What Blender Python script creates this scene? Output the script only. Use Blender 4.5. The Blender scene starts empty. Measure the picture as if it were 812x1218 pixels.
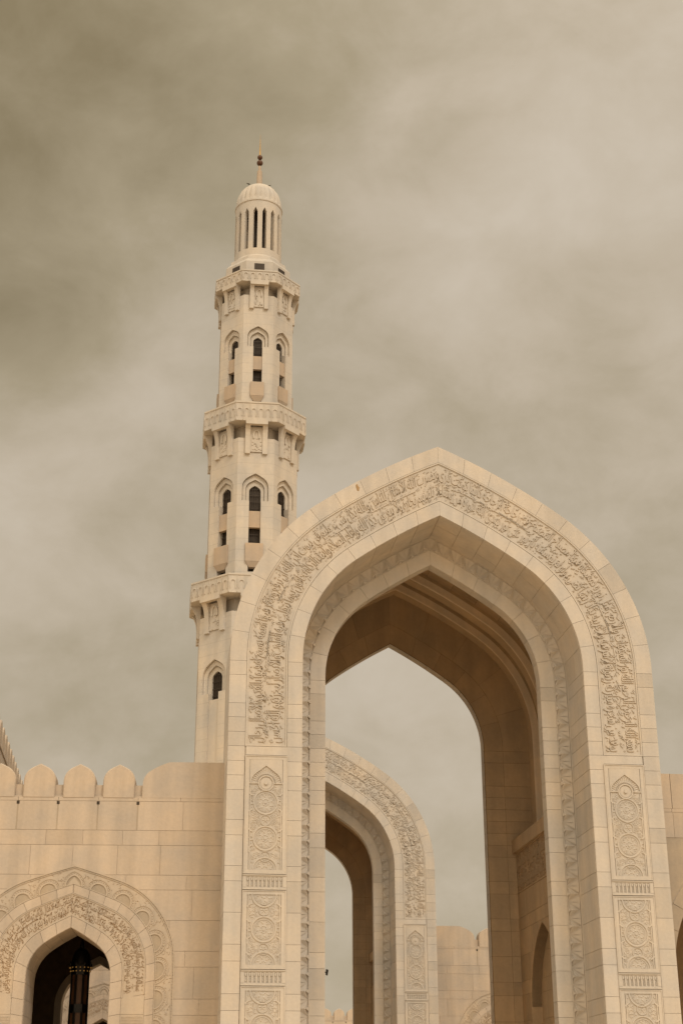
import bpy, math, random
from math import sin, cos, tan, pi, sqrt, radians
R = random.Random(7)
scene = bpy.context.scene
COL = scene.collection

# ------------------------------------------------------------------ camera
CAM = (-6.5591, 0.0, 1.7)
F812, PITCH, YAW, ROLL = 1773.93, 22.6025, 7.0724, -0.1697
D = 33.275          # front plane of the near portal
DF = 62.25          # front plane of the far portal
WALL_IN = 1.42      # walls stand this far behind a portal front

# ------------------------------------------------------------------ materials
def nodes(name):
    m = bpy.data.materials.new(name); m.use_nodes = True
    nt = m.node_tree; b = nt.nodes['Principled BSDF']
    return m, nt, b

def stone(name, col, rough=.75, var=.11, blotch=.12, courses=0.0, bump=.25, scale=1.0, streak=.09):
    m, nt, b = nodes(name); N = nt.nodes; L = nt.links
    tc = N.new('ShaderNodeTexCoord')
    at = N.new('ShaderNodeAttribute'); at.attribute_name = 'tone'
    n1 = N.new('ShaderNodeTexNoise'); n1.inputs['Scale'].default_value = .9*scale; n1.inputs['Detail'].default_value = 7
    n1.inputs['Roughness'].default_value = .62
    n2 = N.new('ShaderNodeTexNoise'); n2.inputs['Scale'].default_value = 14*scale; n2.inputs['Detail'].default_value = 5
    # vertical weather streaks
    mp = N.new('ShaderNodeMapping'); mp.inputs['Scale'].default_value = (3.2*scale, 3.2*scale, .22*scale)
    n3 = N.new('ShaderNodeTexNoise'); n3.inputs['Scale'].default_value = 1.0; n3.inputs['Detail'].default_value = 6
    L.new(tc.outputs['Object'], n1.inputs['Vector']); L.new(tc.outputs['Object'], n2.inputs['Vector'])
    L.new(tc.outputs['Object'], mp.inputs['Vector']); L.new(mp.outputs[0], n3.inputs['Vector'])
    def mr(sock, a, b2, c, d):
        x = N.new('ShaderNodeMapRange'); x.inputs[1].default_value = a; x.inputs[2].default_value = b2
        x.inputs[3].default_value = c; x.inputs[4].default_value = d; L.new(sock, x.inputs[0]); return x.outputs[0]
    def mul(a, c):
        x = N.new('ShaderNodeMath'); x.operation = 'MULTIPLY'; L.new(a, x.inputs[0])
        if isinstance(c, float): x.inputs[1].default_value = c
        else: L.new(c, x.inputs[1])
        return x.outputs[0]
    v = mul(mr(at.outputs['Fac'], 0, 1, 1-var, 1+var*.35), mr(n1.outputs['Fac'], .32, .72, 1-blotch, 1+blotch*.3))
    v = mul(v, mr(n3.outputs['Fac'], .3, .62, 1-streak, 1.03))
    v = mul(v, mr(n2.outputs['Fac'], .2, .8, .95, 1.05))
    if courses:
        sx = N.new('ShaderNodeSeparateXYZ'); L.new(tc.outputs['Object'], sx.inputs[0])
        md = N.new('ShaderNodeMath'); md.operation = 'PINGPONG'; L.new(sx.outputs[2], md.inputs[0]); md.inputs[1].default_value = courses/2
        v = mul(v, mr(md.outputs[0], .008, .03, .84, 1.0))
    mx = N.new('ShaderNodeMix'); mx.data_type = 'RGBA'
    L.new(mr(n1.outputs['Fac'], .35, .7, 0, 1), mx.inputs['Factor'])
    mx.inputs['A'].default_value = (col[0]*.97, col[1]*1.0, col[2]*1.06, 1)
    mx.inputs['B'].default_value = (col[0]*1.03, col[1]*.985, col[2]*.93, 1)
    hs = N.new('ShaderNodeVectorMath'); hs.operation = 'SCALE'
    L.new(mx.outputs['Result'], hs.inputs[0]); L.new(v, hs.inputs['Scale'])
    L.new(hs.outputs[0], b.inputs['Base Color'])
    b.inputs['Roughness'].default_value = rough
    b.inputs['Specular IOR Level'].default_value = .25
    if bump:
        bp = N.new('ShaderNodeBump'); bp.inputs['Strength'].default_value = bump; bp.inputs['Distance'].default_value = .01
        L.new(n2.outputs['Fac'], bp.inputs['Height']); L.new(bp.outputs[0], b.inputs['Normal'])
    return m

def plain(name, col, rough=.6, metal=0.0):
    m, nt, b = nodes(name)
    n = nt.nodes.new('ShaderNodeTexNoise'); n.inputs['Scale'].default_value = 6; n.inputs['Detail'].default_value = 5
    tc = nt.nodes.new('ShaderNodeTexCoord'); nt.links.new(tc.outputs['Object'], n.inputs['Vector'])
    r = nt.nodes.new('ShaderNodeValToRGB')
    r.color_ramp.elements[0].color = (*[c*.75 for c in col], 1); r.color_ramp.elements[1].color = (*[min(1, c*1.2) for c in col], 1)
    r.color_ramp.elements[0].position = .3; r.color_ramp.elements[1].position = .7
    nt.links.new(n.outputs['Fac'], r.inputs[0]); nt.links.new(r.outputs[0], b.inputs['Base Color'])
    b.inputs['Roughness'].default_value = rough; b.inputs['Metallic'].default_value = metal
    return m

SC = (.515, .466, .408)
M_stone = stone('cream_stone', SC)
M_wall = stone('wall_stone', (.475, .398, .32), var=.12, blotch=.14, streak=.12)
M_relief = stone('carved_stone', (.515, .463, .40), var=.08, blotch=.12)
M_letter = stone('carved_letter_stone', (.455, .385, .305), var=.05, blotch=.1)
M_dirty = stone('weathered_stone', (.435, .36, .275), var=.1, blotch=.25)
M_joint = stone('mortar', (.47, .40, .325), var=.02, blotch=.1)
M_inside = stone('shaded_vault_stone', (.47, .35, .225), var=.16, blotch=.2)  # same stone as the face, browner: indoor shade put into the colour
M_wallrelief = stone('wall_carved_stone', (.47, .395, .312), var=.08)
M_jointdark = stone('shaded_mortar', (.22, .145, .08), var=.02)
M_insideletter = stone('inner_letter_stone', (.36, .265, .17), var=.05)
M_lettertop = stone('letter_stone', (.515, .458, .392), var=.05)
M_lettershade = stone('letter_foot_shade', (.445, .37, .285), var=.05)  # shade at the edges of raised letters, put into colour
M_riblit = stone('lit_rib_stone', (.72, .60, .46), var=.08)  # pale colour holds the light on the rib fronts
M_text = stone('dirt_filled_letter', (.27, .18, .105), var=.05)
M_min = stone('minaret_stone', (.55, .498, .432), courses=1.0, var=.05, blotch=.15, scale=.35, streak=.12)
M_minsmooth = stone('minaret_plain_stone', (.545, .492, .425), var=.05, blotch=.12, scale=.35)
M_tan = stone('tan_panel_stone', (.46, .365, .275), var=.05, blotch=.12, scale=.5)
M_screenhole = plain('timber_screen_and_hole_shade', (.035, .022, .012), .7)  # timber of the window screens; also painted shade inside small holes
M_walkshade = plain('walk_shade_lining', (.085, .053, .027), .8)  # dark colour stands for the unlit inside of the covered walk
M_iron = plain('black_iron', (.012, .010, .008), .45, .6)
M_glass = plain('amber_lantern_glass', (.085, .036, .012), .6)
M_brass = plain('old_brass', (.45, .28, .10), .4, .8)
M_copper = plain('copper_ball', (.10, .045, .022), .6, .3)
M_bird = plain('dark_feathers', (.06, .045, .03), .8)
M_stain = plain('rust_stain', (.36, .235, .12), .9)
M_paving = stone('courtyard_paving', (.76, .60, .40), rough=.5, var=.1)
M_ground = stone('dry_ground', (.36, .28, .19), rough=.9)

# ------------------------------------------------------------------ mesh builder
class MB:
    def __init__(s): s.v = []; s.f = []; s.t = []; s.m = []
    def poly(s, pts, tone=.7, mat=0):
        n = len(s.v); s.v += [tuple(p) for p in pts]; s.f.append(tuple(range(n, n+len(pts)))); s.t.append(tone); s.m.append(mat)
    def box(s, x0, x1, y0, y1, z0, z1, tone=.7, mat=0):
        s.hexa([(x0,y0,z0),(x1,y0,z0),(x1,y1,z0),(x0,y1,z0),(x0,y0,z1),(x1,y0,z1),(x1,y1,z1),(x0,y1,z1)], tone, mat)
    def hexa(s, p, tone=.7, mat=0):
        n = len(s.v); s.v += [tuple(q) for q in p]
        for f in ((0,3,2,1),(4,5,6,7),(0,1,5,4),(1,2,6,5),(2,3,7,6),(3,0,4,7)):
            s.f.append(tuple(n+i for i in f)); s.t.append(tone); s.m.append(mat)
    def prism(s, front, back, tone=.7, mat=0, caps=(True, True)):
        k = len(front); n = len(s.v); s.v += [tuple(p) for p in front]+[tuple(p) for p in back]
        fs = [(n+i, n+(i+1) % k, n+k+(i+1) % k, n+k+i) for i in range(k)]
        if caps[0]: fs.append(tuple(range(n, n+k)))
        if caps[1]: fs.append(tuple(range(n+2*k-1, n+k-1, -1)))
        for f in fs: s.f.append(f); s.t.append(tone); s.m.append(mat)
    def grid(s, rows, tone=.7, mat=0, closed=False):
        n = len(s.v); w = len(rows[0])
        for r in rows: s.v += [tuple(p) for p in r]
        for i in range(len(rows)-1):
            for j in range(w if closed else w-1):
                a = n+i*w+j; b2 = n+i*w+(j+1) % w
                s.f.append((a, b2, b2+w, a+w)); s.t.append(tone); s.m.append(mat)
    def lathe(s, prof, cx=0, cy=0, n=24, tone=.7, mat=0, mod=None):
        rows = []
        for r, z in prof:
            rows.append([(cx+(r*(mod(k, n, z) if mod else 1))*cos(2*pi*k/n), cy+(r*(mod(k, n, z) if mod else 1))*sin(2*pi*k/n), z) for k in range(n)])
        s.grid(rows, tone, mat, True)
    def build(s, name, mats, parent=None, smooth=False, fix=True):
        me = bpy.data.meshes.new(name)
        me.from_pydata(s.v, [], s.f)
        mats = mats if isinstance(mats, (list, tuple)) else [mats]
        for m in mats: me.materials.append(m)
        a = me.attributes.new('tone', 'FLOAT', 'FACE'); a.data.foreach_set('value', s.t)
        me.polygons.foreach_set('material_index', s.m)
        if smooth: me.polygons.foreach_set('use_smooth', [True]*len(me.polygons))
        if fix:
            import bmesh
            bm = bmesh.new(); bm.from_mesh(me); bmesh.ops.recalc_face_normals(bm, faces=bm.faces); bm.to_mesh(me); bm.free()
        me.update()
        o = bpy.data.objects.new(name, me); COL.objects.link(o)
        if parent: o.parent = parent
        return o

def empty(name, loc, label, cat, group=None, rz=0):
    o = bpy.data.objects.new(name, None); COL.objects.link(o); o.location = loc; o.rotation_euler = (0, 0, rz)
    o['label'] = label; o['category'] = cat; o['kind'] = 'thing'
    if group: o['group'] = group
    o.empty_display_size = .5
    return o
def tag(o, label, cat, group=None):
    o['label'] = label; o['category'] = cat
    if group: o['group'] = group
def structure(o): o['kind'] = 'structure'; return o
def copy_tree(o, parent=None):
    c = o.copy(); COL.objects.link(c)
    if parent: c.parent = parent
    for ch in o.children: copy_tree(ch, c)
    return c

def T(lo=0.0, hi=1.0):
    t = R.random()
    if R.random() < .1: t *= .25
    else: t = .45+.55*t
    return lo+(hi-lo)*t

# ------------------------------------------------------------------ pointed arches
class Half:
    """right half of a four-centred pointed outline: upright, small arc, big arc up to the apex on x = 0"""
    def __init__(s, hw, zs, r1, th, r2=None, apex=None, zb=0.0):
        s.hw, s.zs, s.r1, s.th, s.zb = hw, zs, r1, th, zb
        s.c1 = (hw-r1, zs)
        if r2 is None:
            lo, hi = r1*1.01, r1*60
            for _ in range(60):
                r2 = (lo+hi)/2; s._c2(r2)
                if s.apex > apex: hi = r2
                else: lo = r2
        s._c2(r2)
    def _c2(s, r2):
        s.r2 = r2
        s.c2 = (s.c1[0]+(s.r1-r2)*cos(s.th), s.c1[1]+(s.r1-r2)*sin(s.th))
        k = -s.c2[0]/r2
        s.te = math.acos(max(-1, min(1, k))); s.apex = s.c2[1]+r2*sin(s.te)
    def at(s, q):
        if q <= 1: return (s.hw, s.zb+(s.zs-s.zb)*q)
        if q <= 2:
            a = s.th*(q-1); return (s.c1[0]+s.r1*cos(a), s.c1[1]+s.r1*sin(a))
        a = s.th+(s.te-s.th)*(min(q, 3)-2); return (s.c2[0]+s.r2*cos(a), s.c2[1]+s.r2*sin(a))

class Arch:
    """family of outlines between (and beyond) an inner and an outer half; d is the offset from the inner one"""
    def __init__(s, inner, outer, span): s.i, s.o, s.span = inner, outer, span; s.cache = {}
    def at(s, q, d):
        a = s.i.at(q); b = s.o.at(q); k = d/s.span
        return (a[0]+(b[0]-a[0])*k, a[1]+(b[1]-a[1])*k)
    def tab(s, d):
        d = round(d, 4)
        if d not in s.cache:
            t = [(0.0, 0.0)]; p = s.at(0, d)
            for i in range(1, 301):
                q = 3*i/300; n = s.at(q, d); t.append((t[-1][0]+math.hypot(n[0]-p[0], n[1]-p[1]), q)); p = n
            s.cache[d] = t
        return s.cache[d]
    def length(s, d): return s.tab(d)[-1][0]
    def q(s, L, d):
        t = s.tab(d)
        if L <= 0: return 0.0
        lo, hi = 0, len(t)-1
        if L >= t[-1][0]: return 3.0
        while hi-lo > 1:
            m = (lo+hi)//2
            if t[m][0] <= L: lo = m
            else: hi = m
        k = (L-t[lo][0])/(t[hi][0]-t[lo][0]); return t[lo][1]+k*(t[hi][1]-t[lo][1])
    def outline(s, d, z0=0.0, n=14):
        """closed convex outline right foot -> apex -> left foot"""
        qs = [1+2*i/(2*n) for i in range(2*n+1)]
        r = [(s.at(0, d)[0], z0)]+[s.at(q, d) for q in qs]
        return r+[(-x, z) for x, z in reversed(r[:-1])]

def ring_blocks(mb, A, d0, d1, joints, y, h, sides=(1, -1), gap=.0065, n=6, mat=0, x0=0.0, tone=T):
    """frontal stones between two offsets; joints = lengths along the middle offset"""
    dm = (d0+d1)/2; g = gap/2
    for s in sides:
        for a, b in zip(joints[:-1], joints[1:]):
            last = b >= A.length(dm)-1e-6
            k = 1 if A.q(b, dm) <= 1 else n
            La = a+g; Lb = b-(g*.6 if last else g)
            fr0 = []; fr1 = []
            for i in range(k+1):
                q = A.q(La+(Lb-La)*i/k, dm)
                p0 = A.at(q, d0+g); p1 = A.at(q, d1-g)
                fr0.append((x0+s*p0[0], p0[1])); fr1.append((x0+s*p1[0], p1[1]))
            t = tone()
            rows = [[(x, y, z) for x, z in fr0], [(x, y-h, z) for x, z in fr0], [(x, y-h, z) for x, z in fr1], [(x, y, z) for x, z in fr1]]
            mb.grid(rows, t, mat)
            for e in (0, -1):
                mb.poly([(fr0[e][0], y, fr0[e][1]), (fr0[e][0], y-h, fr0[e][1]), (fr1[e][0], y-h, fr1[e][1]), (fr1[e][0], y, fr1[e][1])], t, mat)

def ring_plate(mb, A, d0, d1, y0, y1, q0=0.0, n=40, mat=0, x0=0.0, tone=.7, sides=(1, -1), ends=True):
    """solid ring of thickness y0..y1"""
    for s in sides:
        qs = [q0]+[q for q in [3*i/n for i in range(n+1)] if q > q0+1e-4]
        a = [A.at(q, d0) for q in qs]; b = [A.at(q, d1) for q in qs]
        rows = [[(x0+s*x, y0, z) for x, z in a], [(x0+s*x, y0, z) for x, z in b], [(x0+s*x, y1, z) for x, z in b], [(x0+s*x, y1, z) for x, z in a], [(x0+s*x, y0, z) for x, z in a]]
        mb.grid(rows, tone, mat)
        if ends:
            mb.poly([(x0+s*a[0][0], y0, a[0][1]), (x0+s*b[0][0], y0, b[0][1]), (x0+s*b[0][0], y1, b[0][1]), (x0+s*a[0][0], y1, a[0][1])], tone, mat)

def soffit_blocks(mb, A, d, joints, ycuts, h, sides=(1, -1), gap=.010, n=6, mat=0, x0=0.0, tone=T):
    """stones lining an opening at offset d, raised h towards the opening"""
    g = gap/2
    for s in sides:
        for r, (a, b) in enumerate(zip(joints[:-1], joints[1:])):
            cuts = ycuts[r % len(ycuts)]
            last = b >= A.length(d)-1e-6
            k = 1 if A.q(b, d) <= 1 else n
            La = a+g; Lb = b-(g*.6 if last else g)
            qs = [A.q(La+(Lb-La)*i/k, d) for i in range(k+1)]
            lo = [A.at(q, d) for q in qs]; up = [A.at(q, d-h) for q in qs]
            for ya, yb in zip(cuts[:-1], cuts[1:]):
                ya += g; yb -= g; t = tone()
                rows = [[(x0+s*x, ya, z) for x, z in lo], [(x0+s*x, ya, z) for x, z in up], [(x0+s*x, yb, z) for x, z in up], [(x0+s*x, yb, z) for x, z in lo]]
                mb.grid(rows, t, mat)
                for e in (0, -1):
                    mb.poly([(x0+s*lo[e][0], ya, lo[e][1]), (x0+s*up[e][0], ya, up[e][1]), (x0+s*up[e][0], yb, up[e][1]), (x0+s*lo[e][0], yb, lo[e][1])], t, mat)

def clip(poly, a, b, keep_left):
    """part of a convex polygon on one side of the line a-b"""
    out = []
    def sd(p):
        v = (b[0]-a[0])*(p[1]-a[1])-(b[1]-a[1])*(p[0]-a[0]); return v if keep_left else -v
    for i in range(len(poly)):
        p, q = poly[i], poly[(i+1) % len(poly)]; sp, sq = sd(p), sd(q)
        if sp >= 0: out.append(p)
        if (sp > 0 and sq < 0) or (sp < 0 and sq > 0):
            k = sp/(sp-sq); out.append((p[0]+(q[0]-p[0])*k, p[1]+(q[1]-p[1])*k))
    return out
def area(p): return abs(sum(p[i][0]*p[(i+1) % len(p)][1]-p[(i+1) % len(p)][0]*p[i][1] for i in range(len(p))))/2
def minus(poly, hole):
    """convex polygon minus a convex counter-clockwise hole, as convex pieces"""
    xs = [p[0] for p in poly]; zs = [p[1] for p in poly]; hx = [p[0] for p in hole]; hz = [p[1] for p in hole]
    if max(xs) <= min(hx) or min(xs) >= max(hx) or max(zs) <= min(hz) or min(zs) >= max(hz): return [poly]
    rest = poly; out = []
    for i in range(len(hole)):
        a, b = hole[i], hole[(i+1) % len(hole)]
        o = clip(rest, a, b, False)
        if len(o) > 2 and area(o) > 1e-4: out.append(o)
        rest = clip(rest, a, b, True)
        if len(rest) < 3: break
    return out

def flat_blocks(mb, rects, hole, y, h, gap=.008, mat=0, tone=T, flip=1):
    g = gap/2
    for (x0, x1, z0, z1) in rects:
        p = [(x0+g, z0+g), (x1-g, z0+g), (x1-g, z1-g), (x0+g, z1-g)]
        t = tone()
        for piece in (minus(p, hole) if hole else [p]):
            mb.prism([(x, y-h*flip, z) for x, z in piece], [(x, y, z) for x, z in piece], t, mat, caps=(True, False))
def courses(x0, x1, levels, lmin=.75, lmax=1.35):
    out = []
    for z0, z1 in zip(levels[:-1], levels[1:]):
        x = x0-R.random()*.8*(1 if x0 < x1 else 0)
        xs = [x0]
        x = x0+lmin*.4+R.random()*.9
        while x < x1-lmin*.5: xs.append(x); x += lmin+(lmax-lmin)*R.random()
        xs.append(x1)
        out += [(a, b, z0, z1) for a, b in zip(xs[:-1], xs[1:])]
    return out

# ------------------------------------------------------------------ Arabic lettering
FORMS = {}
_c = 0xFE80
for ch, k in (('ء',1),('آ',2),('أ',2),('ؤ',2),('إ',2),('ئ',4),('ا',2),('ب',4),('ة',2),('ت',4),('ث',4),('ج',4),('ح',4),('خ',4),('د',2),('ذ',2),('ر',2),('ز',2),
              ('س',4),('ش',4),('ص',4),('ض',4),('ط',4),('ظ',4),('ع',4),('غ',4),('ف',4),('ق',4),('ك',4),('ل',4),('م',4),('ن',4),('ه',4),('و',2),('ى',2),('ي',4)):
    FORMS[ch] = [chr(_c+i) for i in range(k)]; _c += k
def shape(text):
    out = []
    for w in text.split():
        i = 0; prev = False; g = []
        while i < len(w):
            c = w[i]
            if c == 'ل' and i+1 < len(w) and w[i+1] in 'اأإآ':
                base = {'آ': 0xFEF5, 'أ': 0xFEF7, 'إ': 0xFEF9, 'ا': 0xFEFB}[w[i+1]]
                g.append(chr(base+(1 if prev else 0))); prev = False; i += 2; continue
            fm = FORMS[c]; nxt = i+1 < len(w) and w[i+1] != 'ء'
            if len(fm) == 4:
                g.append(fm[(3 if nxt else 1) if prev else (2 if nxt else 0)]); prev = True
            elif len(fm) == 2: g.append(fm[1 if prev else 0]); prev = False
            else: g.append(fm[0]); prev = False
            i += 1
        out.append(''.join(g))
    return ' '.join(out)[::-1]
VERSE = ['بسم الله الرحمن الرحيم الله نور السموات والأرض مثل نوره كمشكاة فيها مصباح المصباح في زجاجة الزجاجة كأنها كوكب دري',
         'يوقد من شجرة مباركة زيتونة لا شرقية ولا غربية يكاد زيتها يضيء ولو لم تمسسه نار نور على نور يهدي الله لنوره من يشاء',
         'ويضرب الله الأمثال للناس والله بكل شيء عليم في بيوت أذن الله أن ترفع ويذكر فيها اسمه يسبح له فيها بالغدو والآصال رجال',
         'لا تلهيهم تجارة ولا بيع عن ذكر الله وإقام الصلاة وإيتاء الزكاة يخافون يوما تتقلب فيه القلوب والأبصار ليجزيهم الله أحسن']
_tcache = {}
def text_mesh(s, off=-.010):
    key = (s, off)
    if key in _tcache: return _tcache[key]
    c = bpy.data.curves.new('lettering', 'FONT'); c.body = shape(s); c.resolution_u = 2; c.extrude = .5; c.offset = off; c.space_word = .45
    o = bpy.data.objects.new('lettering', c); COL.objects.link(o)
    bpy.context.view_layer.update()
    dg = bpy.context.evaluated_depsgraph_get()
    me = bpy.data.meshes.new_from_object(o.evaluated_get(dg))
    vs = [tuple(v.co) for v in me.vertices]; fs = [tuple(p.vertices) for p in me.polygons]
    bpy.data.objects.remove(o); bpy.data.curves.remove(c); bpy.data.meshes.remove(me)
    xs = [v[0] for v in vs]; x0, x1 = min(xs)+off, max(xs)-off
    _tcache[key] = ([(v[0]-x0, v[1], v[2]) for v in vs], fs, x1-x0); return _tcache[key]
def put_text(mb, s, fn, width, d0, d1, h, off=-.010, mat=0):
    """fn(u, d, h) with u running left to right over width; glyphs fill d0..d1"""
    vs, fs, w = text_mesh(s, off)
    lo, hi = -.24, .735
    n = len(mb.v)
    for x, y, z in vs:
        mb.v.append(fn(x/w*width, d0+(max(lo, min(hi+.1, y))-lo)/(hi-lo)*(d1-d0), h*(z+.5)))
    for f in fs: mb.f.append(tuple(n+i for i in f)); mb.t.append(.6); mb.m.append(mat)
def marks(mb, fn, width, d0, d1, h, count, size, rr):
    """vowel marks: short slanted dashes and diamonds"""
    for _ in range(count):
        u = rr.random()*width
        d = d0+(d1-d0)*(rr.choice([.06, .12, .86, .93, .98, .6, .7])+rr.uniform(-.03, .03))
        L = size*rr.uniform(.5, 1.1); w = size*.17; a = rr.choice([.5, .6, .45, 1.2])
        if rr.random() < .35: L = size*.22; w = size*.2; a = .78
        c, s = cos(a), sin(a)
        q = [(-L*c-w*s, -L*s+w*c), (L*c-w*s, L*s+w*c), (L*c+w*s, L*s-w*c), (-L*c+w*s, -L*s-w*c)]
        mb.prism([fn(u+a2, d+b2, h) for a2, b2 in q], [fn(u+a2, d+b2, 0) for a2, b2 in q], .6, 0, caps=(True, False))

def band_text(A, d0, d1, L0, y, h, texts, parent, sides=(1, -1), x0=0.0, rr=None, nm=150, mat=None, fine=1.0):
    dm = (d0+d1)/2; tot = A.length(dm); pad = (d1-d0)*.05
    mid = (d0+d1)/2
    for k, s in enumerate(sides):
        mb = MB(); W = tot-L0-.05
        def fn(u, d, hh, s=s):
            L = L0+.05+(W-u if s > 0 else u)
            p = A.at(A.q(L, dm), d); return (x0+s*p[0], y-hh, p[1])
        put_text(mb, texts[2*k], fn, W, mid+pad*.2, d1-pad*.6, h)
        put_text(mb, texts[2*k+1], fn, W, d0+pad*.6, mid+pad*.1, h)
        if mat is None:      # relief shade painted as a darker outline at every letter's foot
            put_text(mb, texts[2*k], fn, W, mid+pad*.2, d1-pad*.6, .004, .022, 1)
            put_text(mb, texts[2*k+1], fn, W, d0+pad*.6, mid+pad*.1, .004, .022, 1)
        marks(mb, fn, W, mid, d1-pad, h, nm, (d1-d0)*.055, rr or R)
        marks(mb, fn, W, d0+pad, mid, h, nm, (d1-d0)*.055, rr or R)
        # long horizontal strokes between the two lines
        for _ in range(7 if fine == 1.0 else 1):
            a = (rr or R).random()*(W-1.2); l = (rr or R).uniform(.4, 1.1)*min(1, W/5); n = 10
            lo = [fn(a+l*i/n, mid-.01*fine, h) for i in range(n+1)]; up = [fn(a+l*i/n, mid+.018*fine, h) for i in range(n+1)]
            lo0 = [fn(a+l*i/n, mid-.01*fine, 0) for i in range(n+1)]; up0 = [fn(a+l*i/n, mid+.018*fine, 0) for i in range(n+1)]
            mb.grid([lo0, lo, up, up0], .6)
        mb.build('calligraphy', mat or [M_lettertop, M_lettershade], parent, fix=False)

# ------------------------------------------------------------------ relief helpers (x, z on a face, y outwards is -h)
def rel_ring(mb, cx, cz, r0, r1, y, h, n=28, a0=0, a1=2*pi, lim=None):
    pts = [a0+(a1-a0)*i/n for i in range(n+1)]
    def P(r, a, hh): return (cx+r*cos(a), y-hh, cz+r*sin(a))
    rm = (r0+r1)/2
    mb.grid([[P(r0, a, 0) for a in pts], [P(r0+(rm-r0)*.4, a, h) for a in pts], [P(r1-(r1-rm)*.4, a, h) for a in pts], [P(r1, a, 0) for a in pts]], .8)
def rel_disc(mb, cx, cz, r, y, h, n=20, a0=0, a1=2*pi):
    pts = [(cx+r*cos(a0+(a1-a0)*i/n), cz+r*sin(a0+(a1-a0)*i/n)) for i in range(n+(0 if a1-a0 > 6.2 else 1))]
    mb.prism([(x, y-h, z) for x, z in pts], [(x, y, z) for x, z in pts], .75, 0, caps=(True, False))
def rel_leaf(mb, cx, cz, L, w, a, y, h):
    c, s = cos(a), sin(a)
    def P(u, v, hh): return (cx+u*c-v*s, y-hh, cz+u*s+v*c)
    b = [P(-L, 0, 0), P(-L*.2, w, 0), P(L, 0, 0), P(-L*.2, -w, 0)]; t = P(-L*.15, 0, h)
    for i in range(4): mb.poly([b[i], b[(i+1) % 4], t], .75)
def rel_bar(mb, x0, z0, x1, z1, w, y, h):
    l = math.hypot(x1-x0, z1-z0); nx, nz = -(z1-z0)/l*w/2, (x1-x0)/l*w/2
    q = [(x0+nx, z0+nz), (x0-nx, z0-nz), (x1-nx, z1-nz), (x1+nx, z1+nz)]
    mb.prism([(x, y-h, z) for x, z in q], [(x, y, z) for x, z in q], .8, 0, caps=(True, False))
def medallion(mb, cx, cz, r, y, h, top=True, bot=True, rr=R):
    a0, a1 = (0, 2*pi) if top and bot else ((0, pi) if top else (pi, 2*pi))
    rel_ring(mb, cx, cz, r*.86, r, y, h*1.25, 36, a0, a1)
    rel_ring(mb, cx, cz, r*.70, r*.76, y, h*.7, 30, a0, a1)
    for k in range(8):
        a = 2*pi*k/8+.2
        if not (top and bot) and (sin(a) > 0) != top: continue
        for rad, L, w in ((.5, .16, .10), (.25, .13, .08)):
            rel_leaf(mb, cx+r*rad*cos(a), cz+r*rad*sin(a), r*L, r*w, a+(pi/2 if rad < .4 else .3), y, h)
    for k in range(16):
        a = 2*pi*k/16
        if not (top and bot) and (sin(a) > 0) != top: continue
        rel_disc(mb, cx+r*.62*cos(a), cz+r*.62*sin(a), r*.05, y, h*.8, 5)
    if top and bot: rel_disc(mb, cx, cz, r*.11, y, h, 8)
def small_medallion(mb, cx, cz, r, y, h):
    rel_ring(mb, cx, cz, r*.84, r, y, h*1.2, 24)
    for k in range(6):
        a = pi*k/3; rel_leaf(mb, cx+r*.42*cos(a), cz+r*.42*sin(a), r*.3, r*.14, a, y, h)
    rel_disc(mb, cx, cz, r*.16, y, h, 6)
def filler(mb, x0, x1, z0, z1, avoid, y, h, count, rr, size=.05):
    k = 0
    for _ in range(count*6):
        x = rr.uniform(x0, x1); z = rr.uniform(z0, z1)
        if any(math.hypot(x-a, z-b) < r+.03 for a, b, r in avoid): continue
        xs = x if rr.random() < .5 else x
        a = rr.uniform(0, 2*pi)
        for xx, aa in ((xs, a), (-xs, pi-a)):
            rel_leaf(mb, xx, z, size*rr.uniform(.7, 1.2), size*.36, aa, y, h)
            if rr.random() < .5: rel_disc(mb, xx+size*.7*cos(aa+1.2), z+size*.7*sin(aa+1.2), size*.22, y, h*.8, 5)
        k += 1
        if k >= count: break

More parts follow.
